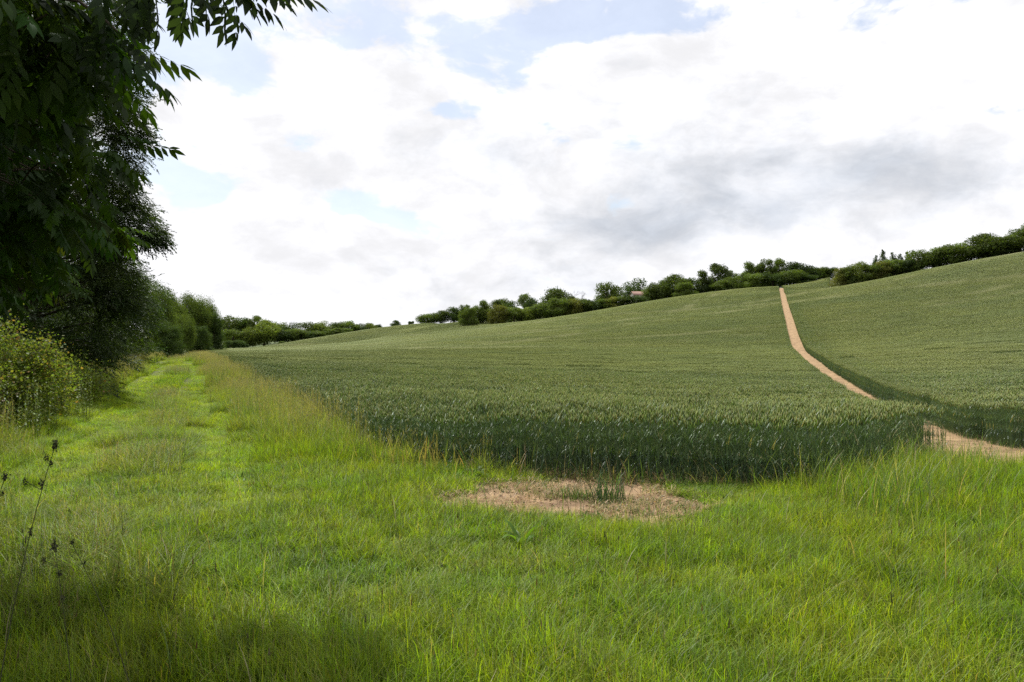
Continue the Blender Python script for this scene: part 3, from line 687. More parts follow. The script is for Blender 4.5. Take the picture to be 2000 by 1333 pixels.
row([('bush', 1182, 585, 34), ('yelbush', 1200, 582, 32), ('bush', 1216, 579, 32), ('darkbush', 1240, 576, 42)], 'in the low hedge below the house', 'shrubs of the low hedge below the house', lambda px: 321)
put_tree('dark', 1244, 546, 385, 48, 'broad dark tree standing right behind the red-roofed house', None)
row([('bush', 1271, 567, 26), ('round', 1279, 552, 36), ('grey', 1297, 547, 28, 345), ('bush', 1300, 562, 34), ('round', 1322, 536, 46), ('dark', 1346, 544, 40), ('bush', 1338, 558, 36, 318), ('tall', 1372, 533, 32), ('dark', 1388, 546, 40), ('tall', 1403, 519, 42),
     ('bush', 1412, 552, 40, 318), ('grey', 1422, 531, 30), ('bush', 1432, 546, 36, 320), ('tall', 1446, 537, 34), ('tall', 1463, 517, 32)], 'in the tree belt between house and path', 'trees of the belt between house and path', lambda px: 327)
row([('bush', 1474, 540, 40, 318), ('tall', 1482, 520, 34), ('tall', 1496, 512, 36), ('light', 1512, 520, 40), ('tall', 1523, 511, 34), ('darkbush', 1510, 538, 46, 318), ('dark', 1556, 513, 58), ('bush', 1544, 534, 46, 318), ('darkbush', 1572, 540, 40, 318), ('dark', 1582, 524, 44), ('round', 1602, 521, 40), ('darkbush', 1618, 527, 30)],
    'in the tree belt beyond the path top', 'trees of the belt beyond the path top', lambda px: 330)
row([('yelbush', 1641, 530, 32), ('bush', 1658, 526, 34), ('light', 1683, 514, 44), ('bush', 1702, 522, 36), ('yelbush', 1722, 517, 38), ('bush', 1746, 512, 40), ('darkbush', 1770, 511, 40), ('round', 1796, 487, 46), ('bush', 1822, 498, 44), ('bush', 1848, 486, 50), ('round', 1872, 475, 56)],
    'in the big hedge on the right slope', 'shrubs of the hedge on the right slope', lin([1628, 2000], [230, 215]))
row([('bush', 1898, 484, 46), ('round', 1928, 456, 62), ('darkbush', 1952, 478, 44), ('tall', 1966, 464, 42), ('round', 1992, 446, 52), ('bush', 2020, 440, 54), ('round', 2050, 430, 56)], 'at the tall right end of the hedge', 'trees at the right end of the hedge', lin([1628, 2000], [230, 215]))
row([('conifer', 1711, 503, 34), ('conifer', 1725, 494, 40), ('conifer', 1744, 497, 44), ('conifer', 1758, 501, 38), ('conifer', 1773, 496, 40)], 'in the conifer group behind the right hedge', 'conifers behind the right hedge', lambda px: 262)
# wood in the valley, left
row([('round', 446, 617, 56), ('dark', 476, 623, 50), ('tall', 497, 622, 46), ('round', 522, 626, 44), ('round', 548, 629, 44), ('dark', 572, 632, 44), ('round', 602, 628, 44), ('light', 632, 629, 46), ('dark', 656, 631, 42), ('round', 680, 627, 48), ('dark', 703, 633, 36), ('light', 721, 632, 36), ('darkbush', 739, 633, 16)],
    'along the top of the valley wood', 'back row of the valley wood', lin([440, 620, 740], [520, 520, 530]))
row([('bush', 455, 650, 50), ('light', 484, 641, 48), ('light', 516, 628, 58), ('dark', 548, 643, 48), ('bush', 570, 648, 40), ('round', 588, 645, 42), ('dark', 606, 648, 40), ('round', 628, 646, 42), ('bush', 648, 648, 36), ('bush', 668, 646, 36)],
    'along the foot of the valley wood', 'front row of the valley wood', lin([440, 560, 740], [455, 478, 505]))
row([('darkbush', 450, 670, 22), ('darkbush', 466, 669, 24), ('darkbush', 478, 672, 16), ('bush', 552, 667, 14), ('darkbush', 683, 652, 7), ('bush', 768, 627, 0.1)][:5], 'among the scrub at the valley field edge', 'scrub at the valley field edge', lin([440, 700], [400, 440]))
put_tree('dark', 773, 626, 500, 20, 'small round tree alone on the far skyline', None)
put_tree('darkbush', 803, 627, 500, 10, 'tiny dark bush on the far skyline right of the lone tree', None)
put_tree('darkbush', 826, 630, 430, 8, 'tiny dark bush out in the crop below the skyline', None)
# end of the wood by the track
row([('big', 312, 560, 80, 95), ('biglight', 340, 585, 60, 112), ('big', 374, 577, 66, 120), ('biglight', 352, 612, 52, 104), ('big', 402, 588, 52, 128), ('bigdark', 418, 618, 44, 122), ('bigdark', 388, 640, 54, 108), ('bigdark', 330, 632, 60, 90)],
    'at the wood end where the track disappears', 'trees at the wood end', None)

# a bare dead tree in the clump
a = Acc(); r = np.random.default_rng(5)
X, Y, _ = P(1112, 600, 329); zb = float(H(X, Y))
def twigs(p, d, L, rad, dep):
    e = p + d * L; mid = (p + e) / 2 + r.normal(0, .08 * L, 3); tube(a, bez(p, mid, e, 4), np.linspace(rad, rad * .55, 4), (1.2, 1.2, 1.3), 5)
    if dep:
        for _ in range(3):
            d2 = d + r.normal(0, .45, 3); d2[2] = abs(d2[2]) * .8 + .2; d2 /= np.linalg.norm(d2); twigs(e, d2, L * r.uniform(.55, .8), rad * .55, dep - 1)
for q in (0, 4.5):
    twigs(np.array([q, 0, 0.]), np.array([.05, 0, 1.]), 4.4, .13, 4)
dt = link('dead_tree', a.mesh('dead_tree', m_bark), loc=(X, Y, zb)); tag(dt, 'bare dead tree with leafless limbs above the clump', 'dead tree')

# ------------------------------------------------------------------ the house behind the low hedge
def box(a, c, s, col=(1, 1, 1), roof=False):
    x, y, z = c; u, v, w_ = s
    V = [(x + i * u / 2, y + j * v / 2, z + k * w_ / 2) for i in (-1, 1) for j in (-1, 1) for k in (-1, 1)]
    F = [(0, 1, 3), (0, 3, 2), (4, 6, 7), (4, 7, 5), (0, 4, 5), (0, 5, 1), (2, 3, 7), (2, 7, 6), (0, 2, 6), (0, 6, 4), (1, 5, 7), (1, 7, 3)]
    a.add(V, np.array(F), col)
m_wall = plainmat('render_wall', (.62, .58, .52), (.72, .69, .63), 1.5, bump=.1); m_roof = plainmat('roof_tiles', (.20, .125, .105), (.27, .17, .14), 2.5, bump=.4, bscale=12); m_frame = plainmat('window_paint', (.7, .7, .7), (.78, .78, .78), 3, bump=0)
m_glass = plainmat('window_glass', (.03, .035, .04), (.05, .055, .06), 1, rough=.1, bump=0, spec=.5)
hx, hy, _ = P(1248, 580, 352); hz_ = float(H(hx, hy)); eave = EYE + (HY - 576) / FPX * hy - hz_; ridge = EYE + (HY - 569) / FPX * hy - hz_
house = empty('house', (hx, hy, hz_ - .3), R(12)); tag(house, 'white-walled house with a reddish tiled roof behind the low hedge', 'house')
a = Acc(); HWd, HD = 6.2, 5.0
box(a, (0, 0, eave / 2), (HWd, HD, eave))
a.add([(-HWd / 2, -HD / 2 + .01, eave), (-HWd / 2, HD / 2 - .01, eave), (-HWd / 2, 0, ridge - .05), (HWd / 2, -HD / 2 + .01, eave), (HWd / 2, HD / 2 - .01, eave), (HWd / 2, 0, ridge - .05)], np.array([(0, 2, 1), (3, 4, 5)]), (1, 1, 1))
link('wall', a.mesh('wall', m_wall), house)
a = Acc()
for s_ in (-1, 1):
    o_ = [(-HWd / 2 - .3, s_ * (HD / 2 + .35), eave - .18), (HWd / 2 + .3, s_ * (HD / 2 + .35), eave - .18), (HWd / 2 + .3, 0, ridge), (-HWd / 2 - .3, 0, ridge)]
    V = o_ + [(p[0], p[1], p[2] + .16) for p in o_]
    a.add(V, np.array([(0, 1, 2), (0, 2, 3), (4, 6, 5), (4, 7, 6), (0, 5, 1), (0, 4, 5), (1, 6, 2), (1, 5, 6), (3, 4, 0), (3, 7, 4), (2, 7, 3), (2, 6, 7)]), (1, 1, 1))
rf = link('roof', a.mesh('roof', m_roof), house)
for xx in (-1.8, .2, 2.0):
    a = Acc(); box(a, (xx, -HD / 2 - .03, eave - 1.3), (1.3, .1, 1.2)); wi = link('window', a.mesh('window', m_frame), house)
    a = Acc()
    for q in (-.31, .31): box(a, (xx + q, -HD / 2 - .085, eave - 1.3), (.5, .02, 1.0))
    link('pane', a.mesh('pane', m_glass), wi)

# ------------------------------------------------------------------ the near wood on the left
m_beech = treemat('beech_leaves', .42, .03, .6)
def spray_template(seed, leaves=34, L=.8, leaf=.085):
    r = np.random.default_rng(seed); V, F = [], []
    for i in range(leaves):
        t = (i + .5) / leaves; sd = 1 if i % 2 else -1; br = .34 * math.sin(math.pi * min(1, t + .2)) * r.uniform(.0, 1)
        p = np.array([sd * br, t * L + br * .5, -.18 * t * t + r.normal(0, .02)])
        d = np.array([[sd * .8, .8, r.normal(-.25, .3)]]); M = frames(d, up=np.array([[r.normal(0, .4), r.normal(0, .4), 1.]]))[0]
        n0 = len(V); s_ = leaf * r.uniform(.7, 1.2)
        for q in QT: V.append(p + M @ (q * s_))
        F += [(n0, n0 + 1, n0 + 2), (n0, n0 + 2, n0 + 3)]
    n0 = len(V); V += [np.array([.002, 0, 0]), np.array([-.002, 0, 0]), np.array([0, L, -.18])]; F.append((n0, n0 + 1, n0 + 2))
    return np.array(V), np.array(F)
SPR = [spray_template(i) for i in range(5)]
def leafy_tree(name, label, X, Y, h, rad, seed, nsp, tone, lo=.06, droop=.35, leaf=1.0, cat='tree', trunk_r=.28, lobn=38, top_pow=.7, group=None, extra=()):
    """trunk, limbs that carry flat sprays, and the sprays of leaves"""
    r = np.random.default_rng(seed); z0 = float(H(X, Y)); t = empty(name, (X, Y, z0 - .05)); tag(t, label, cat, group)
    a = Acc(); tr = np.array([[0, 0, -.2], [.05, .1, h * .2], [-.1, .1, h * .45], [.1, 0, h * .7], [0, 0, h * .93]]); tube(a, tr, trunk_r * np.array([1.25, 1, .8, .5, .12]), (1, 1, 1), 8)
    lob = []
    for i in range(lobn):
        zt = r.uniform(lo, .95); prof = rad * (math.sin(math.pi * min(1, zt * .82 + .22)) ** top_pow)
        an = r.uniform(0, 6.28); q = prof * r.uniform(.45, .85); e = np.array([math.cos(an) * q, math.sin(an) * q, zt * h])
        s0 = np.array([0, .05, max(.08 * h, zt * h - q * r.uniform(.3, .8))]); pts = bez(s0, (s0 + e) / 2 + (0, 0, .12 * q), e, 7)
        tube(a, pts, np.linspace(trunk_r * .32, .015, 7), (1, 1, 1), 5); lob.append((e, rad * r.uniform(.2, .36)))
    for e, rr_ in extra: lob.append((np.array(e) - (X, Y, z0), rr_)); tube(a, bez((0, .05, (e[2] - z0) * .7), ((e[0] - X) * .5, (e[1] - Y) * .5, (e[2] - z0) * .95), np.array(e) - (X, Y, z0), 7), np.linspace(.08, .012, 7), (1, 1, 1), 5)
    link('trunk', a.mesh('trunk', m_bark), t)
    a = Acc(); li = r.integers(0, len(lob), nsp); E = np.array([l[0] for l in lob])[li]; RR_ = np.array([l[1] for l in lob])[li]
    v = r.normal(size=(nsp, 3)); v /= np.linalg.norm(v, axis=1, keepdims=True); v[:, 2] *= .75
    pos = E + v * (RR_ * r.uniform(.25, 1.0, nsp) ** .6)[:, None]; pos[:, 2] = np.maximum(pos[:, 2], .15)
    d = v * .8 + pos / np.maximum(rad, 1) * np.array([1, 1, 0]) * .8; d[:, 2] = d[:, 2] * .5 - droop; d += r.normal(0, .42, (nsp, 3))
    cols = jit(tone, nsp, .18, r)
    for k in range(5):
        m_ = np.arange(nsp) % 5 == k
        scatter(a, SPR[k][0], SPR[k][1], pos[m_], frames(d[m_], roll=r.normal(0, .35, m_.sum())), leaf * r.uniform(.55, 1.1, m_.sum()), cols[m_])
    link('crown', a.mesh('crown', m_beech), t)
    return t
BE = (.050, .076, .022)
leafy_tree('beech_tree', 'tall dark beech with drooping sprays outlined against the sky', -17.4, 28.5, 18.5, 4.4, 11, 15000, BE, lobn=90, leaf=.85, trunk_r=.3, top_pow=.4,
           extra=[((-13.6 + .35 * math.sin(q_ * 2.3), 28 + .5 * math.sin(q_), q_), .85) for q_ in np.arange(2.5, 14, .75)] + [((-12.7, 28, 5.6), .55), ((-12.2, 27.7, 5.4), .35), ((-13.3, 28, 8.9), .6), ((-13.5, 28.4, 10.3), .7), ((-13.8, 28, 7.2), .8), ((-13.6, 29, 6.4), .7), ((-13.8, 28, 3.4), .8)])
leafy_tree('tree', 'dark tree close behind the tall beech at the track side', -26.3, 42, 11.5, 5.6, 12, 6500, (.036, .058, .017), leaf=1.25, lobn=50)
leafy_tree('tree', 'bright-leaved young tree beside the rutted track', -28.0, 56, 9.4, 4.2, 13, 4500, (.042, .068, .018), leaf=1.3, lobn=44)
leafy_tree('tree', 'shady tree over the ruts farther along the track', -38, 76, 10, 5.4, 14, 4500, (.045, .072, .019), leaf=1.6, lobn=44)
leafy_tree('tree', 'dark woodland tree left of the beech behind the brambles', -20, 22.5, 12.0, 5.6, 15, 7000, (.026, .042, .014), leaf=1.0, lobn=50)
leafy_tree('tree', 'dark woodland tree at the left edge behind the sunlit bush', -17.2, 17.0, 11.0, 4.8, 16, 7000, (.028, .045, .014), leaf=.9, lobn=50)
leafy_tree('tree', 'woodland tree far back between beech and left edge', -30, 33, 13.0, 7.0, 17, 5500, (.026, .042, .014), leaf=1.5, lobn=44)
leafy_tree('hedge_shrub', 'dark undergrowth bush below the beech', -14.6, 25.0, 2.9, 2.6, 18, 900, (.036, .060, .018), leaf=.8, lobn=20, cat='shrub', trunk_r=.06, droop=0)
leafy_tree('hedge_shrub', 'dark undergrowth bush between the beech and the ruts', -19.6, 37.0, 3.2, 2.6, 19, 900, (.036, .058, .018), leaf=.9, lobn=20, cat='shrub', trunk_r=.06, droop=0)
leafy_tree('hedge_shrub', 'low dark scrub where the ruts enter the shade', -29.5, 60.0, 3.2, 2.6, 20, 900, (.036, .060, .018), leaf=1.2, lobn=20, cat='shrub', trunk_r=.06, droop=0)
leafy_tree('hedge_shrub', 'dark scrub bush behind the sunlit bush', -13.6, 19.5, 3.4, 2.5, 21, 1300, (.030, .050, .016), leaf=.75, lobn=24, cat='shrub', trunk_r=.06, droop=0)

# sunlit hedge bushes with reddish young shoots
m_bush = treemat('hedge_leaves', .5, .02, 1.5)
def sun_bush(X, Y, h, rad, seed, n, label, red=.3):
    r = np.random.default_rng(seed); z0 = float(H(X, Y)); t = empty('hedge_shrub', (X, Y, z0 - .05)); tag(t, label, 'shrub')
    a = Acc(); st = []
    for i in range(46):
        an = r.uniform(0, 6.28); q = rad * r.uniform(.1, .95) ** .6; zz = h * r.uniform(.45, 1.0) * (1 - .5 * (q / rad) ** 2.2)
        e = np.array([math.cos(an) * q, math.sin(an) * q, zz]); s0 = np.array([math.cos(an) * q * .25, math.sin(an) * q * .25, 0]); pts = bez(s0, (s0 * .5 + e * .5) + (0, 0, .25 * h), e, 9)
        tube(a, pts, np.linspace(.016, .004, 9), (1, 1, 1), 4); st.append(pts)
    link('stem', a.mesh('stem', m_bark), t)
    a = Acc(); si = r.integers(0, len(st), n); tt = r.uniform(.1, 1, n) ** .6
    ST = np.array(st); k = tt * 8; k0 = np.minimum(k.astype(int), 7); f = (k - k0)[:, None]
    pos = ST[si, k0] * (1 - f) + ST[si, k0 + 1] * f + r.normal(0, .13, (n, 3)) * (1.1 + (1 - tt[:, None]) * 1.5)
    pos[:, 2] = np.maximum(pos[:, 2], .03)
    v = r.normal(size=(n, 3)); v[:, 2] = abs(v[:, 2]) + .3
    tang = np.cross(v, r.normal(size=(n, 3))); M = frames(tang, up=v / np.linalg.norm(v, axis=1, keepdims=True))
    c = jit((.155, .200, .045), n, .25, r); tip = (tt > .9) & (r.random(n) < red * .6); c[tip] = jit((.23, .16, .07), int(tip.sum()), .25, r)
    ye = (r.random(n) < .2) & (tt > .6); c[ye] = jit((.20, .23, .055), int(ye.sum()), .2, r)
    scatter(a, QT * np.array([1.5, 1.1, 1]), QF, pos, M, .040 * r.uniform(.5, 1.6, n), c)
    link('foliage', a.mesh('foliage', m_bush), t)
sun_bush(-10.1, 14.8, 2.4, 1.95, 31, 42000, 'sunlit hedge bush with reddish young shoots at the left edge', .5)
sun_bush(-10.4, 17.2, 1.7, 1.2, 32, 16000, 'lower leafy bramble bush right of the sunlit hedge bush', .3)
sun_bush(-11.2, 20.2, 1.35, 1.2, 33, 12000, 'small low bramble bush where the hedge meets the track', .2)
sun_bush(-11.4, 12.9, 2.2, 1.5, 34, 16000, 'bush cut by the left edge in front of the hedge', .4)

# nettles and willowherb at the hedge foot
a = Acc(); n = 420
x = rng.uniform(-10.5, -6.2, n * 4); y = rng.uniform(9.0, 19.0, n * 4); k = (x < -.4 * y - 2.4 + .5 * fnoise(x, y, 1)) & (x > -.4 * y - 5.2); x = x[k][:n]; y = y[k][:n]; n = len(x)
b = np.stack([x, y, H(x, y)], 1); hh = rng.uniform(.5, 1.15, n); az = rng.uniform(0, 6.28, n)
blades(a, b, az, hh, np.full(n, .010), hh * .08, jit((.11, .14, .05), n, .2), 3, 1.8)
for q in range(16):
    t_ = .15 + .85 * q / 16; p = b.copy(); p[:, 2] += hh * t_; p[:, 0] += np.cos(az) * hh * .08 * t_; p[:, 1] += np.sin(az) * hh * .08 * t_
    L = (1 - .55 * t_)
    blades(a, p, az + q * 2.4 + rng.normal(0, .3, n), rng.uniform(.0, .05, n) + .01, .026 * L + .006, .11 * L * rng.uniform(.6, 1.2, n), jit((.125, .165, .038), n, .25), 2, 1.0)
o = link('weeds', a.mesh('weeds', m_bent)); tag(o, 'tall leafy nettles and willowherb along the foot of the sunlit hedge', 'weeds', kind='stuff')

# ------------------------------------------------------------------ the ash over the near left corner
m_ash = treemat('ash_leaves', .42, .022, 1.0)
def ash_leaf(seed, pairs=5, L=.27, lf=.085):
    r = np.random.default_rng(seed); V, F = [], []
    def leaflet(p, d, s_):
        M = frames(np.array([d]), up=np.array([[0, 0, 1.]]))[0]; n0 = len(V)
        for q in ((0, 0, 0), (.145, .25, .02), (-.145, .25, .02), (.19, .52, .01), (-.19, .52, .01), (.10, .82, -.03), (-.10, .82, -.03), (0, 1.06, -.09)): V.append(p + M @ (np.array(q) * s_))
        F.extend([(n0 + i, n0 + j, n0 + k) for i, j, k in ((0, 1, 2), (2, 1, 3), (2, 3, 4), (4, 3, 5), (4, 5, 6), (6, 5, 7))])
    for i in range(pairs):
        t = .28 + .62 * i / (pairs - 1); p = np.array([0, L * t, -.20 * L * t * t])
        for sd in (-1, 1): leaflet(p, np.array([sd * (1.0 - .3 * t), .55 + .3 * t, -.75 + r.normal(0, .22)]), lf * r.uniform(.8, 1.15))
    leaflet(np.array([0, L * .95, -.2 * L]), np.array([r.normal(0, .1), 1, -.6]), lf * 1.05)
    n0 = len(V); V.extend([np.array([.0022, 0, 0]), np.array([-.0022, 0, 0]), np.array([0, L, -.2 * L]), np.array([0, 0, .003])]); F.extend([(n0, n0 + 1, n0 + 2), (n0 + 3, n0, n0 + 2)])
    return np.array(V), np.array(F)
ASH = [ash_leaf(i) for i in range(4)]
tx, ty = -6.6, 4.6; tz = float(H(tx, ty)); ash = empty('ash_tree', (tx, ty, tz)); tag(ash, 'overhanging ash whose leafy branches fill the upper left corner', 'tree')
wood, lv = Acc(), Acc(); r = np.random.default_rng(77)
tube(wood, [(0, 0, -.2), (.05, .1, 1.5), (.1, .3, 3.5), (.3, .5, 6), (.5, .9, 8.5)], [.30, .25, .2, .14, .06], (1, 1, 1), 10)
tips = []
def bough(p0, p1, k, spread, rad=.03, lift=.3):
    """a bough that ends in k leafy twigs"""
    p0 = np.array(p0, float) - (tx, ty, tz); p1 = np.array(p1, float) - (tx, ty, tz); L = np.linalg.norm(p1 - p0)
    pts = bez(p0, (p0 + p1) / 2 + (0, 0, lift * L * .3), p1, 10); tube(wood, pts, np.linspace(rad, .005, 10), (1, 1, 1), 5)
    for i in range(k):
        q = pts[int(10 - r.integers(1, 6))]; e = q + np.clip(r.normal(0, spread, 3), -spread, spread) * (1, 1, .55); tips.append((e, e - p0))
        tube(wood, bez(q, (q + e) / 2 + (0, 0, .04), e, 4), np.linspace(.006, .003, 4), (1, 1, 1), 4)
def F3(px, py, Y): return np.array([(px - CX) / FPX * Y, Y, EYE + (HY - py) / FPX * Y])
# low boughs hanging in view; their tips at real distances of three to seven metres
hang = [(60, 60, 3.4), (150, 40, 3.6), (40, 160, 3.8), (140, 150, 4.0), (215, 90, 3.5), (20, 260, 4.2), (110, 250, 4.4), (170, 240, 4.6), (30, 340, 4.6), (120, 330, 5.0), (185, 330, 5.6), (60, 420, 5.0), (150, 410, 5.6),
        (30, 500, 5.2), (110, 490, 5.8), (170, 470, 6.2), (60, 560, 6.0), (-60, 100, 3.6), (-60, 300, 4.2), (-60, 480, 5.0), (0, 20, 3.2), (190, 10, 3.6), (130, 90, 5.6), (60, 210, 6.2), (180, 170, 5.4), (90, 380, 7.0), (10, 430, 6.6), (150, 540, 7.0), (60, 100, 6.5), (10, 190, 5.4), (200, 400, 6.6)]
for px, py, Y in hang:
    px -= 60 if py > 130 else (85 if px > 120 else 25)
    px -= 30 if (px > 80 and py > 200) else 0
    e = F3(px, py, Y); s0 = np.array([tx, ty, tz]) + (.1, .3, max(2.2, min(5.5, e[2] + .9 + .1 * px / 50)))
    bough(s0, e, 15, .30 * (Y / 4.5), .035)
# explicit sprays along the top edge and the little one below it
def spray(pts, leaves, dz=-.5):
    pts = np.array(pts) - (tx, ty, tz); tube(wood, pts, np.linspace(.010, .003, len(pts)), (1, 1, 1), 5)
    return pts
top = spray([(-3.6, 3.6, 3.9), F3(120, -130, 3.2), F3(260, -60, 3.0), F3(400, -30, 2.95), F3(500, -12, 2.9)], 0)
tipl = []
for px, py, Y, dx, dz in ((240, -20, 3.1, .2, -.6), (290, -30, 3.0, -.1, -1), (330, -40, 3.0, .3, -.8), (380, -35, 2.95, .1, -1), (420, -30, 2.95, .5, -.6), (455, -25, 2.9, .7, -.35), (470, -22, 2.9, .3, -.9), (500, -15, 2.9, 1, -.1), (510, -12, 2.9, .8, .1), (350, -30, 3.0, -.5, -.6), (270, -60, 3.05, .6, -.5), (440, -60, 2.8, .9, -.2), (310, -10, 3.1, .4, -1), (365, -20, 3.1, .6, -.7)):
    tipl.append((F3(px - 45, py - 22, Y) - (tx, ty, tz), np.array([dx, -.15, dz])))
low = spray([(-3.4, 3.6, 3.3), F3(150, 0, 3.2), F3(200, 35, 3.1), F3(230, 62, 3.05)], 0)
for px, py, Y, dx, dz in ((228, 62, 3.05, .75, -.42), (215, 50, 3.1, .5, -.8), (195, 30, 3.1, .3, -1), (190, 20, 3.2, .9, -.15), (200, 60, 3.2, .05, -1), (180, 50, 3.2, .4, -.8), (170, 40, 3.3, -.1, -.9), (205, 5, 3.2, .8, -.2)):
    tipl.append((F3(px, py, Y) - (tx, ty, tz), np.array([dx, -.15, dz])))
# the upper crown, over and behind the camera's left shoulder
for i in range(560):
    ok = False
    for _ in range(300):
        zc = r.uniform(4.8, 9.5); xs_, ys_ = r.uniform(-8.5, -.8), r.uniform(-5.0, 4.5)
        if i % 2: ys_ = r.uniform(2.6, 4.5); xs_ = r.uniform(-5, -.8)
        if ys_ > 4.38 - max(0, xs_ + 2.1) * .62 - .25 * max(0, -xs_ - 2.6) * .3: continue
        e = np.array([xs_ - .253 * zc, ys_ + .625 * zc, zc])
        if e[1] > .3 and (e[2] - 2.15) / e[1] < .44 and e[0] > -.70 * e[1]: continue
        if np.hypot(e[0] - tx, (e[1] - ty) * .8) > 7.4: continue
        ok = True; break
    if ok:
        s0 = np.array([tx, ty, tz]) + (.15, .4, r.uniform(3.0, 7.5)); bough(s0, e, 14, .34, .05)
T = np.array([t_[0] for t_ in tips]); D = np.array([t_[1] for t_ in tips])
per = 8
pos = np.repeat(T, per, 0) + r.normal(0, .04, (len(T) * per, 3)); d = r.normal(0, 1, (len(pos), 3)); d[:, 2] = d[:, 2] * .4 - .35; d += .3 * np.repeat(D / np.linalg.norm(D, axis=1, keepdims=True), per, 0)
cols = jit((.042, .080, .012), len(pos), .25, r)
for k in range(4):
    m_ = np.arange(len(pos)) % 4 == k; scatter(lv, ASH[k][0], ASH[k][1], pos[m_], frames(d[m_], roll=r.normal(0, .4, m_.sum())), r.uniform(.75, 1.15, m_.sum()), cols[m_])
tipl = tipl + [(p_ + r.normal(0, .05, 3) * (1.6, 1, .5), d_ + r.normal(0, .3, 3)) for p_, d_ in tipl[:14] * 2]
pos = np.array([t_[0] for t_ in tipl]); d = np.array([t_[1] for t_ in tipl]) + r.normal(0, .08, (len(tipl), 3)); cols = jit((.035, .058, .020), len(pos), .1, r)
for k in range(4):
    m_ = np.arange(len(pos)) % 4 == k; scatter(lv, ASH[k][0], ASH[k][1], pos[m_], frames(d[m_], roll=r.normal(0, .3, m_.sum())), r.uniform(.68, .82, m_.sum()), cols[m_])
link('trunk', wood.mesh('trunk', m_bark), ash); link('crown', lv.mesh('crown', m_ash), ash)

# ------------------------------------------------------------------ single plants
m_dock = leafmat('dock_leaves', trans=.5, gloss=.02, nscale=5, namt=.15, tcol=(1.3, 1.35, .4))
def rosette(name, label, cat, X, Y, n, L, wd, col, seed, up=.9):
    r = np.random.default_rng(seed); a = Acc(); az = np.linspace(0, 6.28, n, endpoint=False) + r.normal(0, .25, n); ll = L * r.uniform(.6, 1.1, n)
    for i in range(n):
        t_ = np.linspace(0, 1, 7); wv_ = wd * np.sin(np.pi * np.clip(t_ * .92 + .06, 0, 1)) ** .7 * r.uniform(.8, 1.1); u = r.uniform(.5, 1.1) * up
        cx_ = ll[i] * t_ * np.cos(az[i]) * .75; cy_ = ll[i] * t_ * np.sin(az[i]) * .75; cz_ = ll[i] * (u * t_ - .55 * t_ ** 2.4); pr = np.array([-math.sin(az[i]), math.cos(az[i]), 0])
        mid = np.stack([cx_, cy_, cz_], 1); Lf = mid + pr * wv_[:, None] + (0, 0, 1) * np.array(wv_ * .35)[:, None]; Rt = mid - pr * wv_[:, None] + (0, 0, 1) * np.array(wv_ * .35)[:, None]
        V = np.concatenate([Lf, mid, Rt]); F = []
        for k in range(6):
            F += [(k, k + 1, k + 8), (k, k + 8, k + 7), (k + 7, k + 8, k + 15), (k + 7, k + 15, k + 14)]
        a.add(V, np.array(F), jit(col, 1, .15, r)[0])
    o = link(name, a.mesh(name, m_dock), loc=(X, Y, float(H(X, Y)))); tag(o, label, cat)
rosette('dock_plant', 'broad-leaved dock at the left end of the bare soil', 'plant', -.45, 9.75, 13, .34, .035, (.10, .17, .035), 3)
rosette('dock_plant', 'broad-leaved dock standing in the grass below the bare soil', 'plant', .08, 6.55, 8, .29, .024, (.10, .18, .028), 4, 1.3)
a = Acc(); r = np.random.default_rng(8); n = 120; b = np.zeros((n, 3)); b[:, :2] = r.normal(0, .085, (n, 2)); hh = r.uniform(.12, .42, n)
blades(a, b, r.uniform(0, 6.28, n), hh, r.uniform(.006, .012, n), hh * r.uniform(.15, .8, n), jit((.075, .12, .06), n, .25, r), 4, 1.7)
o = link('wheat_tuft', a.mesh('wheat_tuft', m_bent), loc=(.98, 8.35, float(H(.98, 8.35)))); tag(o, 'self-sown wheat tuft growing in the middle of the bare soil', 'plant')
a = Acc(); n = 160; b = np.zeros((n, 3)); b[:, 0] = r.normal(0, .13, n); b[:, 1] = r.normal(0, .07, n); hh = r.uniform(.05, .22, n)
blades(a, b, r.uniform(0, 6.28, n), hh, r.uniform(.004, .008, n), hh * r.uniform(.3, 1.1, n), jit((.10, .15, .05), n, .25, r), 4, 1.6)
o = link('grass_tuft', a.mesh('grass_tuft', m_bent), loc=(.70, 8.5, float(H(.7, 8.5)))); tag(o, 'sprawling low grass tuft left of the wheat tuft on bare soil', 'plant')

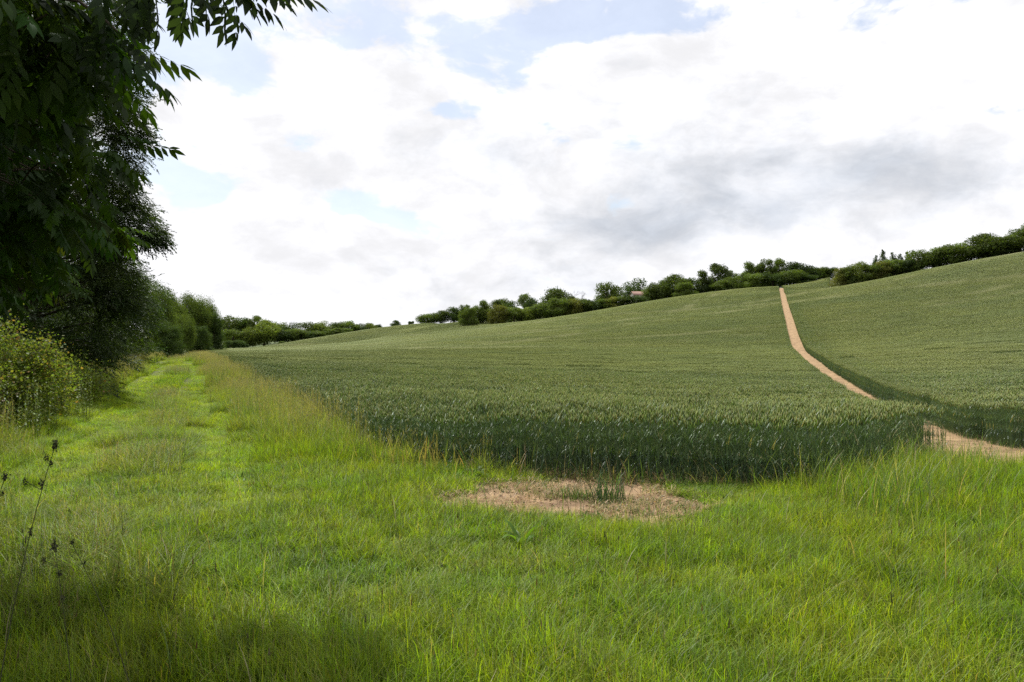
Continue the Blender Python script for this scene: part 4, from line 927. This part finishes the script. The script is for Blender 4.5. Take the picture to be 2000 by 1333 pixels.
# cocksfoot stalks close to the camera on the left
m_seed = plainmat('seed_heads', (.045, .055, .028), (.09, .09, .05), 40, bump=.2)
def cocksfoot(bx, by, tip, label, seed, cl):
    r = np.random.default_rng(seed); z0 = float(H(bx, by)); t = empty('grass_stalk', (bx, by, z0)); tag(t, label, 'grass stalk', 'cocksfoot stalks close on the left')
    tip = np.array(tip) - (bx, by, z0); pts = bez((0, 0, 0), (tip[0] * .25, tip[1] * .25, tip[2] * .6), tip, 14); a = Acc(); tube(a, pts, np.linspace(.0022, .001, 14), (1, 1, 1), 5)
    link('stem', a.mesh('stem', m_seed), t)
    for (f, side, L, s_) in cl:
        s_ *= .72; a = Acc(); k = f * 13; k0 = min(int(k), 12); p = pts[k0] * (1 - k + k0) + pts[k0 + 1] * (k - k0); e = p + np.array([side * L, 0, L * .55]); tube(a, [p, (p + e) / 2, e], .0008, (1, 1, 1), 4)
        n = 60; q = e + r.normal(0, 1, (n, 3)) * (.0050 * s_, .0045 * s_, .0095 * s_) ; d = r.normal(0, .5, (n, 3)) + (side * .3, 0, .8)
        scatter(a, QT, QF, q, frames(d), .009 * s_ * r.uniform(.7, 1.3, n), np.ones((n, 3)))
        link('seed_head', a.mesh('seed_head', m_seed), t)
Yc = 2.25
cocksfoot(-1.48, Yc, F3(108, 872, Yc), 'tall cocksfoot stalk with dark seed clusters, highest at the left', 41, [(1.0, .1, .01, 1.2), (.96, -.5, .02, .8), (.95, .5, .012, .8), (.90, -.4, .012, 1.0), (.89, -1, .045, .9), (.78, .3, .012, 1.0)])
cocksfoot(-1.62, Yc, F3(10, 935, Yc), 'cocksfoot stalk with a dark seed head cut by the left edge', 42, [(1.0, .1, .01, 1.1), (.95, .6, .018, .6), (.9, -.4, .02, .8)])
cocksfoot(-1.25, 2.4, F3(108, 1070, 2.4), 'short cocksfoot stalk with a spread head beside the shaded grass', 43, [(1.0, 0, .01, 1.2), (.93, -1, .04, .8), (.9, .3, .012, 1.0), (.82, .1, .01, .8)])
cocksfoot(-1.05, 2.5, F3(142, 1062, 2.5), 'small dark cocksfoot stalk right of the spread head', 44, [(1.0, .1, .008, .9), (.92, .4, .012, .6)])
